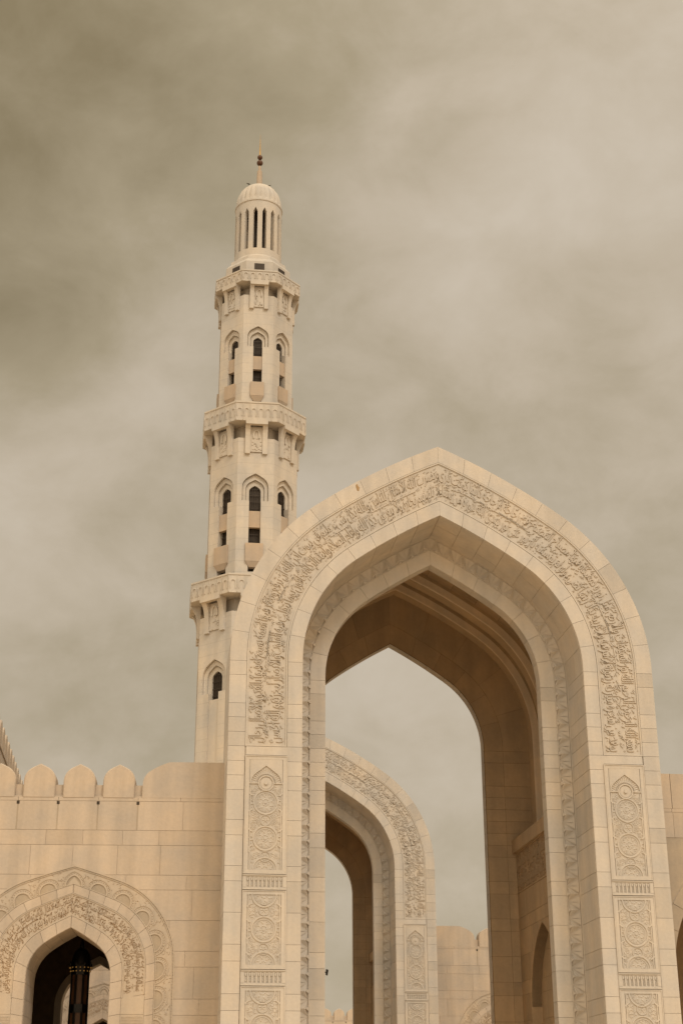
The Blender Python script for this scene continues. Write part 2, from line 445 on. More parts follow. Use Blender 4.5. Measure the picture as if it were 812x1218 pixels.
def carved_panel(w, H, arched, seed):
    """panel of width w, from z = 0 (bottom) to H, centred on x = 0, ground plane y = 0 (towards the viewer is -y)"""
    rr = random.Random(seed); mb = MB(); y = .018
    hw = w/2
    # frame: plate with a sunk field
    fx = hw*.78; z0 = .09; z1 = H-.09
    mb.box(-hw, -fx, .0, .06, 0, H, .8); mb.box(fx, hw, .0, .06, 0, H, .8)
    mb.box(-fx, fx, .0, .06, z1, H, .8); mb.box(-fx, fx, .0, .06, 0, z0, .8)
    mb.box(-fx, fx, y, .06, z0, z1, .55)
    for q in ((-hw+.012, .012, -hw+.012, H-.012), (hw-.012, .012, hw-.012, H-.012), (-hw, H-.012, hw, H-.012), (-hw, .012, hw, .012)):
        rel_bar(mb, *q, .02, .0, .012)
    rb, rs = .285, .125; av = []
    def pair(cz, r):
        # cusped shoulders where a big medallion meets the frame
        for s in (-1, 1):
            for e in (-1, 1):
                rel_bar(mb, s*fx, cz+e*r*.72, s*(fx-.085), cz+e*r*.52, .03, y, .022)
                rel_bar(mb, s*(fx-.018), cz+e*r*.72, s*(fx-.018), cz+e*(r*.72+.1), .022, y, .018)
            rel_ring(mb, s*(fx-.06), cz, .03, .055, y, .016, 12)
    if arched:
        zsp = H-.62; apex = H-.205; A = Half(fx*.97, zsp, fx*.75, .9, apex=apex, zb=zsp-.01)
        pts = [A.at(1+2*i/16) for i in range(17)]; pts = pts+[(-x, z) for x, z in reversed(pts[:-1])]
        inn = [(x*.93, zsp+(z-zsp)*.93) for x, z in pts]
        mb.grid([[(x, y, z) for x, z in pts], [(x, y-.028, z) for x, z in pts], [(x, y-.028, z) for x, z in inn], [(x, y, z) for x, z in inn]], .85)
        # spandrels flush with the frame
        top = [(x, H-.085) for x, z in pts]
        mb.grid([[(x, .003, z) for x, z in pts], [(x, .003, z) for x, z in top]], .8)
        mb.grid([[(x, .003, z) for x, z in pts], [(x, y, z) for x, z in pts]], .8)
        cz = H-.63
        for k in range(19):   # fan of rays round the top boss
            a = pi*(k+.5)/19
            lim = .36+.07*sin(a)
            rel_leaf(mb, (.235+lim)/2*cos(a)*.98, cz+(.235+lim)/2*sin(a), (lim-.235)/2*1.1, .018, a, y, .018)
        for k in range(21):
            a = pi*k/20; rel_disc(mb, .215*cos(a), cz+.215*sin(a), .011, y, .03, 5)
        rel_ring(mb, 0, cz, .145, .185, y, .030); rel_ring(mb, 0, cz, .02, .15, y, .012); rel_disc(mb, 0, cz, .04, y, .045, 10)
        for s in (-1, 1): rel_bar(mb, s*.18, zsp-.01, s*fx, zsp-.01, .03, y, .022)
        av.append((0, cz, .19)); c = H-1.06
        bigs = []
        while c > rb*.9: bigs.append(c); c -= .80
        smalls = [b-.40 for b in bigs if b-.40 > .3]
        for b in bigs: medallion(mb, 0, b, rb, y, .016, rr=rr); av.append((0, b, rb)); pair(b, rb)
        for b in smalls: small_medallion(mb, 0, b, rs, y, .016); av.append((0, b, rs))
        ztop = zsp-.05
        medallion(mb, 0, z0, rb, y, .016, True, False, rr); av.append((0, z0, rb))
    else:
        c = H/2
        medallion(mb, 0, c, rb, y, .016, rr=rr); av.append((0, c, rb)); pair(c, rb)
        for b in (c-.41, c+.41): small_medallion(mb, 0, b, rs, y, .016); av.append((0, b, rs))
        medallion(mb, 0, z0, rb, y, .016, True, False, rr); av.append((0, z0, rb))
        medallion(mb, 0, z1, rb, y, .016, False, True, rr); av.append((0, z1, rb))
        for s in (-1, 1):
            for zz, e in ((z0+.26, -1), (z1-.26, 1)):
                rel_bar(mb, s*fx, zz, s*(fx-.085), zz+e*.07, .03, y, .022)
        ztop = z1
    for s in (-1, 1): rel_bar(mb, s*(fx-.03), z0, s*(fx-.03), ztop, .02, y, .022)
    filler(mb, .03, fx-.06, z0+.03, ztop-.03, av, y, .013, int(85*H/1.67), rr, .042)
    return mb
def fringe_panel(w, H):
    mb = MB(); hw = w/2; n = 9; mb.box(-hw, hw, .032, .06, 0, H, .5)
    m = .045; mb.box(-hw, hw, 0, .06, H-.05, H, .8); mb.box(-hw, hw, 0, .06, 0, .055, .8)
    mb.box(-hw, -hw+.07, 0, .06, .05, H-.05, .8); mb.box(hw-.07, hw, 0, .06, .05, H-.05, .8)
    x0 = -hw+.07; p = (w-.14)/n
    for k in range(n+1):
        mb.box(max(x0, x0+k*p-p*.2), min(hw-.07, x0+k*p+p*.2), .004, .06, .056, H-.051, .75)
    for k in range(n):
        c = x0+(k+.5)*p
        mb.prism([(c-p*.3, .012, H-.052), (c+p*.3, .012, H-.052), (c+p*.12, .012, H-.13), (c-p*.12, .012, H-.13)], [(c-p*.3, .05, H-.052), (c+p*.3, .05, H-.052), (c+p*.12, .05, H-.13), (c-p*.12, .05, H-.13)], .75)
        mb.prism([(c-p*.12, .02, .09), (c+p*.12, .02, .09), (c, .02, .16)], [(c-p*.12, .05, .09), (c+p*.12, .05, .09), (c, .05, .16)], .7)
    for z in (.012, H-.012): rel_bar(mb, -hw, z, hw, z, .022, 0, .018)
    return mb

# ------------------------------------------------------------------ THE PORTAL
IN = Half(3.347, 11.918, 3.131, .947, r2=14.252)
OUT = Half(3.347+1.69, 11.918, 3.131+1.69, .947, r2=14.252+1.69)
PA = Arch(IN, OUT, 1.69)
LEV = [0, .43, .76, 1.43, 1.76, 2.43, 2.76, 3.43, 4.10, 4.44, 5.11, 5.46, 6.13, 6.80, 7.13, 7.80, 8.14, 8.81, 9.14, 9.47, 9.81]
def joints(d, nA, lev=None, zmax=11.9):
    tot = PA.length(d)
    j = list(lev or LEV+[10.14, 10.48, 10.81, 11.48, 11.82])
    a = j[-1]; return j+[a+(tot-a)*k/nA for k in range(1, nA+1)]

def make_portal(loc, label):
    root = empty('arch_portal', loc, label, 'gateway', 'carved arch portals on one axis')
    DEP = 9.95
    # --- core mass behind the facing stones
    c = MB()
    ring_plate(c, PA, .004, 1.68, .03, 1.42, n=60, tone=.5)
    c.build('core_masonry', M_joint, root); c = MB()
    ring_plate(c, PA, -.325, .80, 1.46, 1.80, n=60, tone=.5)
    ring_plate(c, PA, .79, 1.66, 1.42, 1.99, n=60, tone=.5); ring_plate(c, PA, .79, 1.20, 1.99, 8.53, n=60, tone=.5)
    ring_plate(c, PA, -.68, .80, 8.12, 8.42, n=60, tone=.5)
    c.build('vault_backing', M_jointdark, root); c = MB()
    ring_plate(c, PA, .004, 1.20, 8.53, DEP, n=60, tone=.5)
    c.build('rear_core', M_joint, root)
    # --- extrados and flanks
    e = MB()
    soffit_blocks(e, PA, 1.68, joints(1.68, 11), [[.03, .9, 2.0], [.03, 2.0], [.03, 1.25, 2.0]], -.012)
    soffit_blocks(e, PA, 1.20, joints(1.20, 10), [[2.0, 3.1, 4.6, 6.0, 7.5, 8.9, DEP], [2.0, 3.8, 5.2, 6.7, 8.2, DEP]], -.012)
    ring_blocks(e, PA, 1.21, 1.69, joints(1.45, 11), 1.992, -.012)
    e.build('flank_stones', M_stone, root)
    # --- front face
    o = MB(); ring_blocks(o, PA, 1.30, 1.692, joints(1.496, 11), .03, .03, n=6); o.build('outer_voussoirs', M_stone, root)
    i = MB(); ring_blocks(i, PA, 0.0, .345, joints(.1725, 9), .03, .03, n=6); i.build('inner_voussoirs', M_stone, root)
    # --- inscription band: sunk bed with two fillets, raised letters
    b = MB(); q0 = PA.q(9.81, .83)
    ring_plate(b, PA, .35, 1.295, .022, .035, q0, 70, tone=.7)
    ring_plate(b, PA, .352, .385, -.004, .03, q0, 70, tone=.8); ring_plate(b, PA, 1.262, 1.295, -.004, .03, q0, 70, tone=.8)
    for s in (-1, 1):
        b.box(min(s*3.70, s*4.64), max(s*3.70, s*4.64), -.004, .03, 9.812, 9.845, .8)
    band = b.build('inscription_band', M_relief, root)
    band_text(PA, .395, 1.255, 9.86, .022, .023, VERSE, band, rr=random.Random(3), nm=260)
    # --- carved pier panels
    w = .962; pc = 4.155
    tall = fr = short = None
    for s in (-1, 1):
        fill = MB(); fill.box(s*pc-.47, s*pc+.47, .002, .035, 9.61, 9.805, .8); fill.build('plain_frieze', M_stone, root)
        fill = MB(); fill.box(s*pc-.47, s*pc+.47, .002, .035, 0, 1.24, .7); fill.build('pier_base', M_stone, root)
    z = [9.60, 6.95, 6.61, 4.94, 4.60, 2.93, 2.59, 1.25]
    for s in (-1, 1):
        for k, (zt, zb) in enumerate(zip(z[:-1], z[1:])):
            H = zt-zb
            if k == 0: kind = 'tall'
            elif k % 2 == 1: kind = 'fringe'
            else: kind = 'short' if k < 6 else 'base'
            key = 'portal_'+kind
            if key not in PROTO:
                mb = carved_panel(w, H-.012, True, 5) if kind == 'tall' else fringe_panel(w, H-.012) if kind == 'fringe' else carved_panel(w, H-.012, False, 9)
                ob = mb.build('fringe_panel' if kind == 'fringe' else 'carved_panel', M_relief, root); PROTO[key] = ob
            else:
                ob = PROTO[key].copy(); COL.objects.link(ob); ob.parent = root
            ob.location = (s*pc, -.02, zb+.006)
    # --- recess lining, zigzag order, second face
    m = MB(); soffit_blocks(m, PA, .004, joints(0, 9), [[.035, 1.42], [.035, .62, 1.42], [.035, 1.42], [.035, .95, 1.42]], .012)
    m.build('recess_lining', M_stone, root)
    zz = MB(); dA, dB, Y = -.33, 0.0, 1.42; P = .365
    tot = PA.length(-.16); n = int(tot/P); P = tot/n
    ring_plate(zz, PA, dA-.0, dB, Y+.035, Y+.12, n=60, tone=.55)
    for s in (1, -1):
        def S(L, d, h, s=s):
            p = PA.at(PA.q(max(0, L), -.16), d); return (s*p[0], Y+.035-h*.55, p[1])
        for k in range(n):
            a = k*P; bb = a+P; mm = a+P/2
            # raised triangle (base inwards) as a three-sided pyramid, and a small leaf in the sunk one
            tri = [(a+.02, dA+.03), (bb-.02, dA+.03), (mm, dB-.05)]
            ap = S(mm, dA+.10, .095)
            for u in range(3):
                p, q = tri[u], tri[(u+1) % 3]; zz.poly([S(*p, .0), S(*q, .0), ap], .8)
            for dx in (-1, 1):
                c0 = [(mm+dx*P*.5, dB-.03), (mm+dx*P*.08, dB-.03), (mm+dx*P*.46, dA+.07)]
                if 0 <= c0[0][0] <= tot:
                    zz.poly([S(*c0[0], .05), S(*c0[1], .05), S(*c0[2], .005)], .75)
                    zz.poly([S(*c0[0], .05), S(*c0[1], .05), S(c0[1][0], c0[1][1]+.02, 0), S(c0[0][0], c0[0][1]+.02, 0)], .7)
            t2 = [(mm-.055, dA+.006), (mm+.055, dA+.006), (mm, dA+.075)]
            zz.prism([S(*p, .11) for p in t2], [S(*p, .0) for p in t2], .45)
        for d0, d1 in ((dA-.004, dA+.02), (dB-.02, dB)):
            pass
    ring_plate(zz, PA, dA, dA+.018, Y-.0, Y+.1, n=60, tone=.8); ring_plate(zz, PA, dB-.018, dB-.0, Y-.03, Y+.1, n=60, tone=.8)
    zz.build('zigzag_band', M_stone, root)
    f2 = MB(); ring_blocks(f2, PA, -.692, -.33, joints(-.511, 7), 1.46, .025, n=7); f2.build('second_order_voussoirs', M_stone, root)
    ch = MB(); ring_plate(ch, PA, -.68, -.32, 1.46, 1.8, n=60, tone=.6); ch.build('second_order_core', M_joint, root)
    r2 = MB(); soffit_blocks(r2, PA, -.68, joints(-.68, 7), [[1.462, 1.80]], .012); r2.build('throat_lining', M_stone, root)
    # --- vault, ribs, back wall
    v = MB(); jv = [z0 for z0 in LEV if z0 >= 9.14]+[10.14, 10.81, 11.48]; lv = PA.length(.80)
    jv += [jv[-1]+(lv-jv[-1])*k/9 for k in range(1, 10)]
    jv[-1] = PA.length(.795)+.001
    soffit_blocks(v, PA, .795, jv, [[1.82, 3.1, 4.6, 6.9, 8.1], [1.82, 3.7, 5.6, 7.3, 8.1]], .012)
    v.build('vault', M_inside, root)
    for y0 in (5.72, 6.95):
        rb = MB(); ring_plate(rb, PA, .46, .78, y0, y0+.38, PA.q(9.26, .6), 50, tone=.8)
        rbo = rb.build('rib', M_inside, root); rb = MB()
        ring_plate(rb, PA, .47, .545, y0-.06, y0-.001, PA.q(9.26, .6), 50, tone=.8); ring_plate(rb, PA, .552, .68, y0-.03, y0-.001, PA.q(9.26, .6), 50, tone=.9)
        rb.build('lit_rib_moulding', M_riblit, rbo)  # front plates paler than the rib, painting the light they catch
    k2 = MB(); ring_blocks(k2, PA, -.665, -.12, joints(-.3925, 6), 8.12, .014, n=7); ring_blocks(k2, PA, -.12, .79, joints(.335, 5), 8.12, .014, n=7)
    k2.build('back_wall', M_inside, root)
    r3 = MB(); soffit_blocks(r3, PA, -.68, joints(-.68, 7), [[8.11, 8.44]], .012); r3.build('rear_throat_lining', M_stone, root)
    r4 = MB(); soffit_blocks(r4, PA, .004, joints(0, 9), [[8.54, 9.3, DEP]], .012)
    ring_blocks(r4, PA, -.665, .0, joints(-.3325, 7), 8.42, -.012); ring_blocks(r4, PA, .0, .6, joints(.3, 9), DEP, -.012); ring_blocks(r4, PA, .6, 1.21, joints(.905, 11), DEP, -.012)
    r4.build('rear_face', M_stone, root)
    # --- inner side walls with cornice, inscription panel and pointed niche
    for s in (1, -1):
        sw = MB(); X = 3.46; NC, NH = 5.6, 1.5
        nich = Arch(Half(NH, 4.75, 1.85, .42, apex=6.74), Half(NH+.3, 4.75, 2.15, .42, apex=7.12), .3)
        hole = [(NC+x, z) for x, z in nich.outline(0, -1)]
        lv2 = [z0 for z0 in LEV if z0 <= 7.8]
        rects = courses(1.83, 8.1, lv2, .9, 1.5)
        tmp = MB(); flat_blocks(tmp, rects, hole, 0, .012)
        def turn(t, dst, s=s, X=X):
            n0 = len(dst.v); dst.v += [(s*(X+.012+yy), xx, zz2) for xx, yy, zz2 in t.v]
            dst.f += [tuple(n0+q for q in f) for f in t.f]; dst.t += t.t; dst.m += t.m
        turn(tmp, sw)
        tmp = MB()
        for piece in minus([(1.83, 0), (8.1, 0), (8.1, 8.9), (1.83, 8.9)], hole):
            tmp.prism([(x, .004, z) for x, z in piece], [(x, .5, z) for x, z in piece], .3)
        nb = nich.outline(0, 0)
        tmp.prism([(NC+x, .0, z) for x, z in nb], [(NC+x, .30, z) for x, z in nb], .6, caps=(False, False))
        turn(tmp, sw)
        tmp = MB(); flat_blocks(tmp, courses(NC-NH, NC+NH, [z0 for z0 in LEV if z0 < 7.2], .9, 1.6), None, .28, .012); tmp.poly([(NC-NH, .281, 0), (NC+NH, .281, 0), (NC+NH, .281, 7), (NC-NH, .281, 7)], .0); turn(tmp, sw)
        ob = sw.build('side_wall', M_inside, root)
        cn = MB()
        cn.hexa([(s*(X-.10), 1.83, 8.90), (s*4.14, 1.83, 8.90), (s*4.14, 8.1, 8.90), (s*(X-.10), 8.1, 8.90), (s*(X-.10), 1.83, 9.26), (s*4.14, 1.83, 9.26), (s*4.14, 8.1, 9.26), (s*(X-.10), 8.1, 9.26)], .7)
        cn.build('cornice', M_inside, ob)
        ip = MB(); tmp = MB(); tmp.box(1.83, 8.1, -.002, .03, 7.80, 8.90, .5)
        for z0 in (7.80, 8.86): tmp.box(1.9, 8.05, -.03, 0, z0, z0+.035, .7)
        turn(tmp, ip); pnl = ip.build('inscription_panel', M_inside, ob)
        tx = MB()
        def fw(u, d, hh, s=s, X=X): return (s*(X+.012-hh), (8.0-u if s > 0 else 1.95+u), d)
        put_text(tx, VERSE[0], fw, 6.0, 8.36, 8.86, .03); put_text(tx, VERSE[1], fw, 6.0, 7.85, 8.34, .03)
        marks(tx, fw, 6.0, 8.36, 8.84, .03, 130, .045, random.Random(4)); marks(tx, fw, 6.0, 7.87, 8.34, .03, 130, .045, random.Random(6))
        tx.build('calligraphy', M_insideletter, pnl, fix=False)
    return root
PROTO = {}
near = make_portal((0, D, 0), 'tall cream stone arch portal in front with a wide carved calligraphy band')
# brown stain on the outer ring
st = MB(); rr = random.Random(2)
sx, sz = -2.03, 16.33
pts = [(sx+.026*(1+.9*rr.random())*cos(a)-.25*.09*sin(a), sz+.07*(1+.6*rr.random())*sin(a)) for a in [2*pi*k/11 for k in range(11)]]
st.prism([(x, -.006, z) for x, z in pts], [(x, .002, z) for x, z in pts], .6)
stain = st.build('rust_mark', M_stain, near)

far = copy_tree(near); far.location = (0, DF, 0)
for ch in list(far.children):
    if ch.name.startswith('rust_mark'): bpy.data.objects.remove(ch)
far['label'] = 'smaller arch portal farther off, seen through the opening of the front one'

# ------------------------------------------------------------------ crenellated walls with a small scalloped arch
WLEV = [0, .43, .76, 1.43, 1.76, 2.43, 2.76, 3.43, 4.10, 4.44, 5.12, 5.46, 6.13, 6.80, 7.13, 7.80, 8.14, 8.81]
PER = .915
WTOP = 9.74
def merlon_mb():
    mb = MB(); hw = (PER-.18)/2
    A = Half(hw, 9.27, .355, 1.1, apex=9.685, zb=8.89)
    pts = [A.at(0)]+[A.at(1+2*i/12) for i in range(13)]; pts += [(-x, z) for x, z in reversed(pts[:-1])]
    inner = [(x*.94, 8.89+(z-8.89)*.965) for x, z in pts]
    f0 = [(x, -.015, z) for x, z in inner]; f1 = [(x, .01, z) for x, z in pts]; f2 = [(x, .5, z) for x, z in pts]
    k = len(pts); n = len(mb.v)
    mb.prism(f1, f2, .7, 0, (False, True)); mb.prism(f0, f1, .6, 0, (True, False))
    return mb
def make_wall(s, loc, label, group, arch_x=8.36, length=13.0, rz=0, lined=None):
    """s = -1 runs to the left of its portal, +1 to the right; local x = 0 at the portal flank"""
    root = empty('crenellated_wall', loc, label, 'wall', group, rz)
    ax = s*(arch_x-5.03); TH = 1.5
    WI = Half(.93, 4.92, .87, .947, r2=3.96); WO = Half(2.35, 5.22, 1.9, 1.25, apex=7.345)
    A = Arch(WI, WO, 1.42)
    def ws(a, b): return (min(s*a, s*b), max(s*a, s*b))
    hole = [(ax+x, z) for x, z in A.outline(1.41, -1)]
    # body
    c = MB()
    x0, x1 = ws(.004, length)
    hole_in = [(ax+x, z) for x, z in A.outline(.0, -1)]
    for piece in minus([(x0, 0), (x1, 0), (x1, 8.86), (x0, 8.86)], hole_in):
        c.prism([(x, .012, z) for x, z in piece], [(x, TH, z) for x, z in piece], .4)
    c.build('core_masonry', M_joint, root)
    # gaps between merlons
    g0 = 1.977; gaps = [g0+PER*k for k in range(int((length-g0)/PER)+1)]
    m = MB(); rects = []
    for z0, z1 in zip(WLEV[:-1], WLEV[1:]):
        if z0 >= 8.1:
            xs = [.0, .93, g0]+gaps[1:]+[length]
            for k, (a, b) in enumerate(zip(xs[:-1], xs[1:])):
                pad0 = .014 if k >= 2 else 0; pad1 = .014 if k >= 1 else 0
                a2, b2 = ws(a+pad0, b-pad1); rects.append((a2, b2, z0, z1))
        else:
            a2, b2 = ws(0, length); rects += courses(a2, b2, [z0, z1], .75, 1.4)
    flat_blocks(m, rects, hole, .012, .012)
    m.build('wall_masonry', M_wall, root)
    for g in gaps:
        sl = MB(); a2, b2 = ws(g-.018, g+.018); sl.box(a2, b2, .004, .013, 8.15, 8.72, .2)
        a2, b2 = ws(g-.034, g+.034); sl.box(a2, b2, -.002, .013, 8.73, 8.80, .2, 1)  # dark box at the top paints the shade in the hole
        sl.build('drain_slot', [M_dirty, M_screenhole], root)
    cp = MB()
    xs = [.0, 1.0]+gaps+[length]
    for a, b in zip(xs[:-1], xs[1:]):
        a2, b2 = ws(a+.004, b-.004); cp.box(a2, b2, -.004, .5, 8.812, 8.892, T())
    for g in gaps:   # set-back stones closing the gaps
        a2, b2 = ws(g-.10, g+.10); cp.box(a2, b2, .10, .42, 8.893, 9.20, .75)
        a2, b2 = ws(g-.087, g+.087); cp.box(a2, b2, .02, .10, 8.893, 8.93, .5)
    cp.build('coping', M_wall, root)
    # long shoulder merlon next to the portal
    lm = MB(); A2 = Half(.62, 9.22, .36, .98, apex=9.735, zb=8.89)
    prof = [A2.at(0)]+[A2.at(1+2*i/14) for i in range(15)]
    xr = g0-.09; pts = [(s*(xr-.62+x), z) for x, z in prof if True]+[(s*.004, WTOP-.005), (s*.004, 8.893)]
    pts = [p if p[1] < 9.73 else (p[0], 9.735) for p in pts]
    lm.prism([(x, -.008, z) for x, z in pts], [(x, .5, z) for x, z in pts], .75)
    lm.build('shoulder_merlon', M_wall, root)
    pr = None
    for a, b in zip(gaps[:-1], gaps[1:]):
        if pr is None:
            if 'merlon' in PROTO: pr = PROTO['merlon'].copy(); COL.objects.link(pr); pr.parent = root
            else: pr = merlon_mb().build('merlon', M_wall, root); PROTO['merlon'] = pr
            ob = pr
        else: ob = pr.copy(); COL.objects.link(ob); ob.parent = root
        ob.location = (s*(a+b)/2, 0, 0)
    # arch dressing: inner voussoirs, letter band, outer voussoirs, scalloped border
    def jn(d, n, lv=WLEV):
        j = [z for z in lv if z < 4.75]; t = A.length(d); a = j[-1]
        return j+[a+(t-a)*k/n for k in range(1, n+1)]
    v = MB(); ring_blocks(v, A, .0, .262, jn(.13, 6), .02, .03, x0=ax, gap=.008, n=5); v.build('inner_voussoirs', M_wall, root)
    v = MB(); ring_blocks(v, A, .775, .975, jn(.87, 9), .02, .03, x0=ax, gap=.008, n=5)
    v.build('outer_voussoirs', M_wall, root)
    b = MB(); zb = 4.50; q0 = A.q(zb, .52)
    ring_plate(b, A, .264, .773, .004, .03, q0, 60, x0=ax, tone=.7)
    ring_plate(b, A, .266, .284, -.012, .02, q0, 60, x0=ax, tone=.8); ring_plate(b, A, .753, .771, -.012, .02, q0, 60, x0=ax, tone=.8)
    for e in (-1, 1):
        a2, b2 = sorted((ax+e*1.195, ax+e*1.70))
        b.box(a2, b2, .0, .03, 4.12, 4.497, .8)
        b.box(a2, b2, .004, .03, 0, 3.7, .7)
        b.box(a2, b2, .006, .03, 3.70, 4.115, .5)
        for k in range(6):
            zz = 3.74+k*.06
            for q in range(26): b.box(a2+.02+q*.018, a2+.031+q*.018, -.002, .01, zz, zz+R.uniform(.02, .042), .2)
    band = b.build('inscription_band', M_wallrelief, root)
    t6 = [' '.join(VERSE[k].split()[a:a2]) for k, a, a2 in ((0, 0, 15), (1, 0, 13), (2, 0, 15), (3, 0, 13))]
    band_text(A, .292, .745, zb+.04, .004, .008, t6, band, x0=ax, rr=random.Random(5), nm=130, mat=M_text, fine=.5)
    sc = MB(); ring_plate(sc, A, .977, 1.41, .008, .03, 0, 70, x0=ax, tone=.6)
    for d0, d1 in ((.98, .998), (1.385, 1.41), (1.35, 1.362)): ring_plate(sc, A, d0, d1, -.008, .01, 0, 70, x0=ax, tone=.8, ends=False)
    tot = A.length(1.1); rr2 = random.Random(11)
    for e in (1, -1):
        def S(L, d, h, e=e):
            p = A.at(A.q(L, 1.1), d); return (ax+e*p[0], .008-h, p[1])
        n = int((tot-1.0)/.62); per = .62
        for k in range(n+2):
            c0 = tot-.0-per*k
            if c0 < .3: break
            # shell
            for r0, r1, h in ((.19, .215, .022), (.285, .30, .014)):
                an = [pi*i/14 for i in range(15)]
                an = [a for a in an if c0+r1*cos(a) <= tot+.01]
                if len(an) < 2: continue
                g = [[S(c0+r*cos(a), .985+r*sin(a), hh) for a in an] for r, hh in ((r0, 0), (r0, h), (r1, h), (r1, 0))]
                sc.grid(g, .8)
            an = [pi*i/12 for i in range(13)]; an = [a for a in an if c0+.18*cos(a) <= tot+.01]
            sc.poly([S(c0+.18*cos(a), .985+.18*sin(a), .003) for a in an], .05, 1)
            for a in [pi*(i+.5)/15 for i in range(15)]:
                if c0+.25*cos(a) > tot: continue
                q = [S(c0+(.25+u)*cos(a)-w2*sin(a), .985+(.25+u)*sin(a)+w2*cos(a), hh) for u, w2, hh in ((-.016, 0, 0), (0, .014, 0), (.016, 0, 0), (0, -.014, 0), (0, 0, .02))]
                for i in range(4): sc.poly([q[i], q[(i+1) % 4], q[4]], .8)
            for _ in range(14):
                L = c0-per/2+rr2.uniform(-.18, .18); d = rr2.uniform(1.12, 1.34)
                if L > tot-.02 or L < .1: continue
                a = rr2.uniform(0, 6.28); q = [S(L+u*cos(a)-w2*sin(a), d+u*sin(a)+w2*cos(a), hh) for u, w2, hh in ((-.035, 0, 0), (0, .014, 0), (.035, 0, 0), (0, -.014, 0), (0, 0, .018))]
                for i in range(4): sc.poly([q[i], q[(i+1) % 4], q[4]], .8)
            for i in range(10):
                L = c0-per*i/10
                if L > .1: 
                    q = [S(L+u, 1.373+w2, hh) for u, w2, hh in ((-.015, 0, 0), (0, .01, 0), (.015, 0, 0), (0, -.01, 0), (0, 0, .015))]
                    for j in range(4): sc.poly([q[j], q[(j+1) % 4], q[4]], .8)
    sc.build('scalloped_border', [M_wallrelief, M_dirty], root)
    rv = MB(); soffit_blocks(rv, A, .002, jn(0, 6), [[.02, TH], [.02, .8, TH]], .010, x0=ax, n=5); rv.build('arch_lining', M_wall, root)
    # covered walk behind
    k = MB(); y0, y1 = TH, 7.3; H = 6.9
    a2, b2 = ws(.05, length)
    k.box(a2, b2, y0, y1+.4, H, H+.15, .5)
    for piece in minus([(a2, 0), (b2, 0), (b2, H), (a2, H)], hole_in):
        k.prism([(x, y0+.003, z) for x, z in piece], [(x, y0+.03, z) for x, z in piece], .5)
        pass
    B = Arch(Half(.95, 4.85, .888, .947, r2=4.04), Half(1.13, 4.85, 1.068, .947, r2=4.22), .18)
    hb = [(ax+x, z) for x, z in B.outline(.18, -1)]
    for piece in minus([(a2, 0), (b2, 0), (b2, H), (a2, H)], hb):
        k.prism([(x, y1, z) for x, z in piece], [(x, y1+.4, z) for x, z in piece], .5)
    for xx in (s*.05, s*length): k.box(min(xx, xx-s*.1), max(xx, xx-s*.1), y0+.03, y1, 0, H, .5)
    k.build('covered_walk', M_walkshade if lined is None else lined, root)
    rr3 = MB(); ring_plate(rr3, B, .0, .178, y1-.03, y1+.43, 0, 50, x0=ax, tone=.6); rr3.build('rear_arch_ring', M_wall, root)
    rt = MB()
    for piece in minus([(a2, 0), (b2, 0), (b2, 8.8), (a2, 8.8)], hb):
        rt.prism([(x, y1+.4, z) for x, z in piece], [(x, y1+.6, z) for x, z in piece], .5)
    rt.build('rear_wall', M_wall, root)
    return root
G_W = 'crenellated walls flanking the portals'
left = make_wall(-1, (-5.03, D+WALL_IN, 0), 'crenellated stone wall left of the front portal with a scalloped arch and lantern', G_W, rz=radians(-3.5))
fl = copy_tree(left); fl.location = (-5.03, DF+WALL_IN, 0); fl.rotation_euler = (0, 0, 0)
fl['label'] = 'sunlit crenellated wall glimpsed through the lantern archway'
fr_ = make_wall(1, (5.03, DF+WALL_IN, 0), 'low crenellated wall right of the far portal, seen inside the big opening', G_W)
bk = copy_tree(left); bk.location = (14.5, 108.0, 0); bk.rotation_euler = (0, 0, 0)
bk['label'] = 'distant wall whose battlements show low inside the far portal opening'

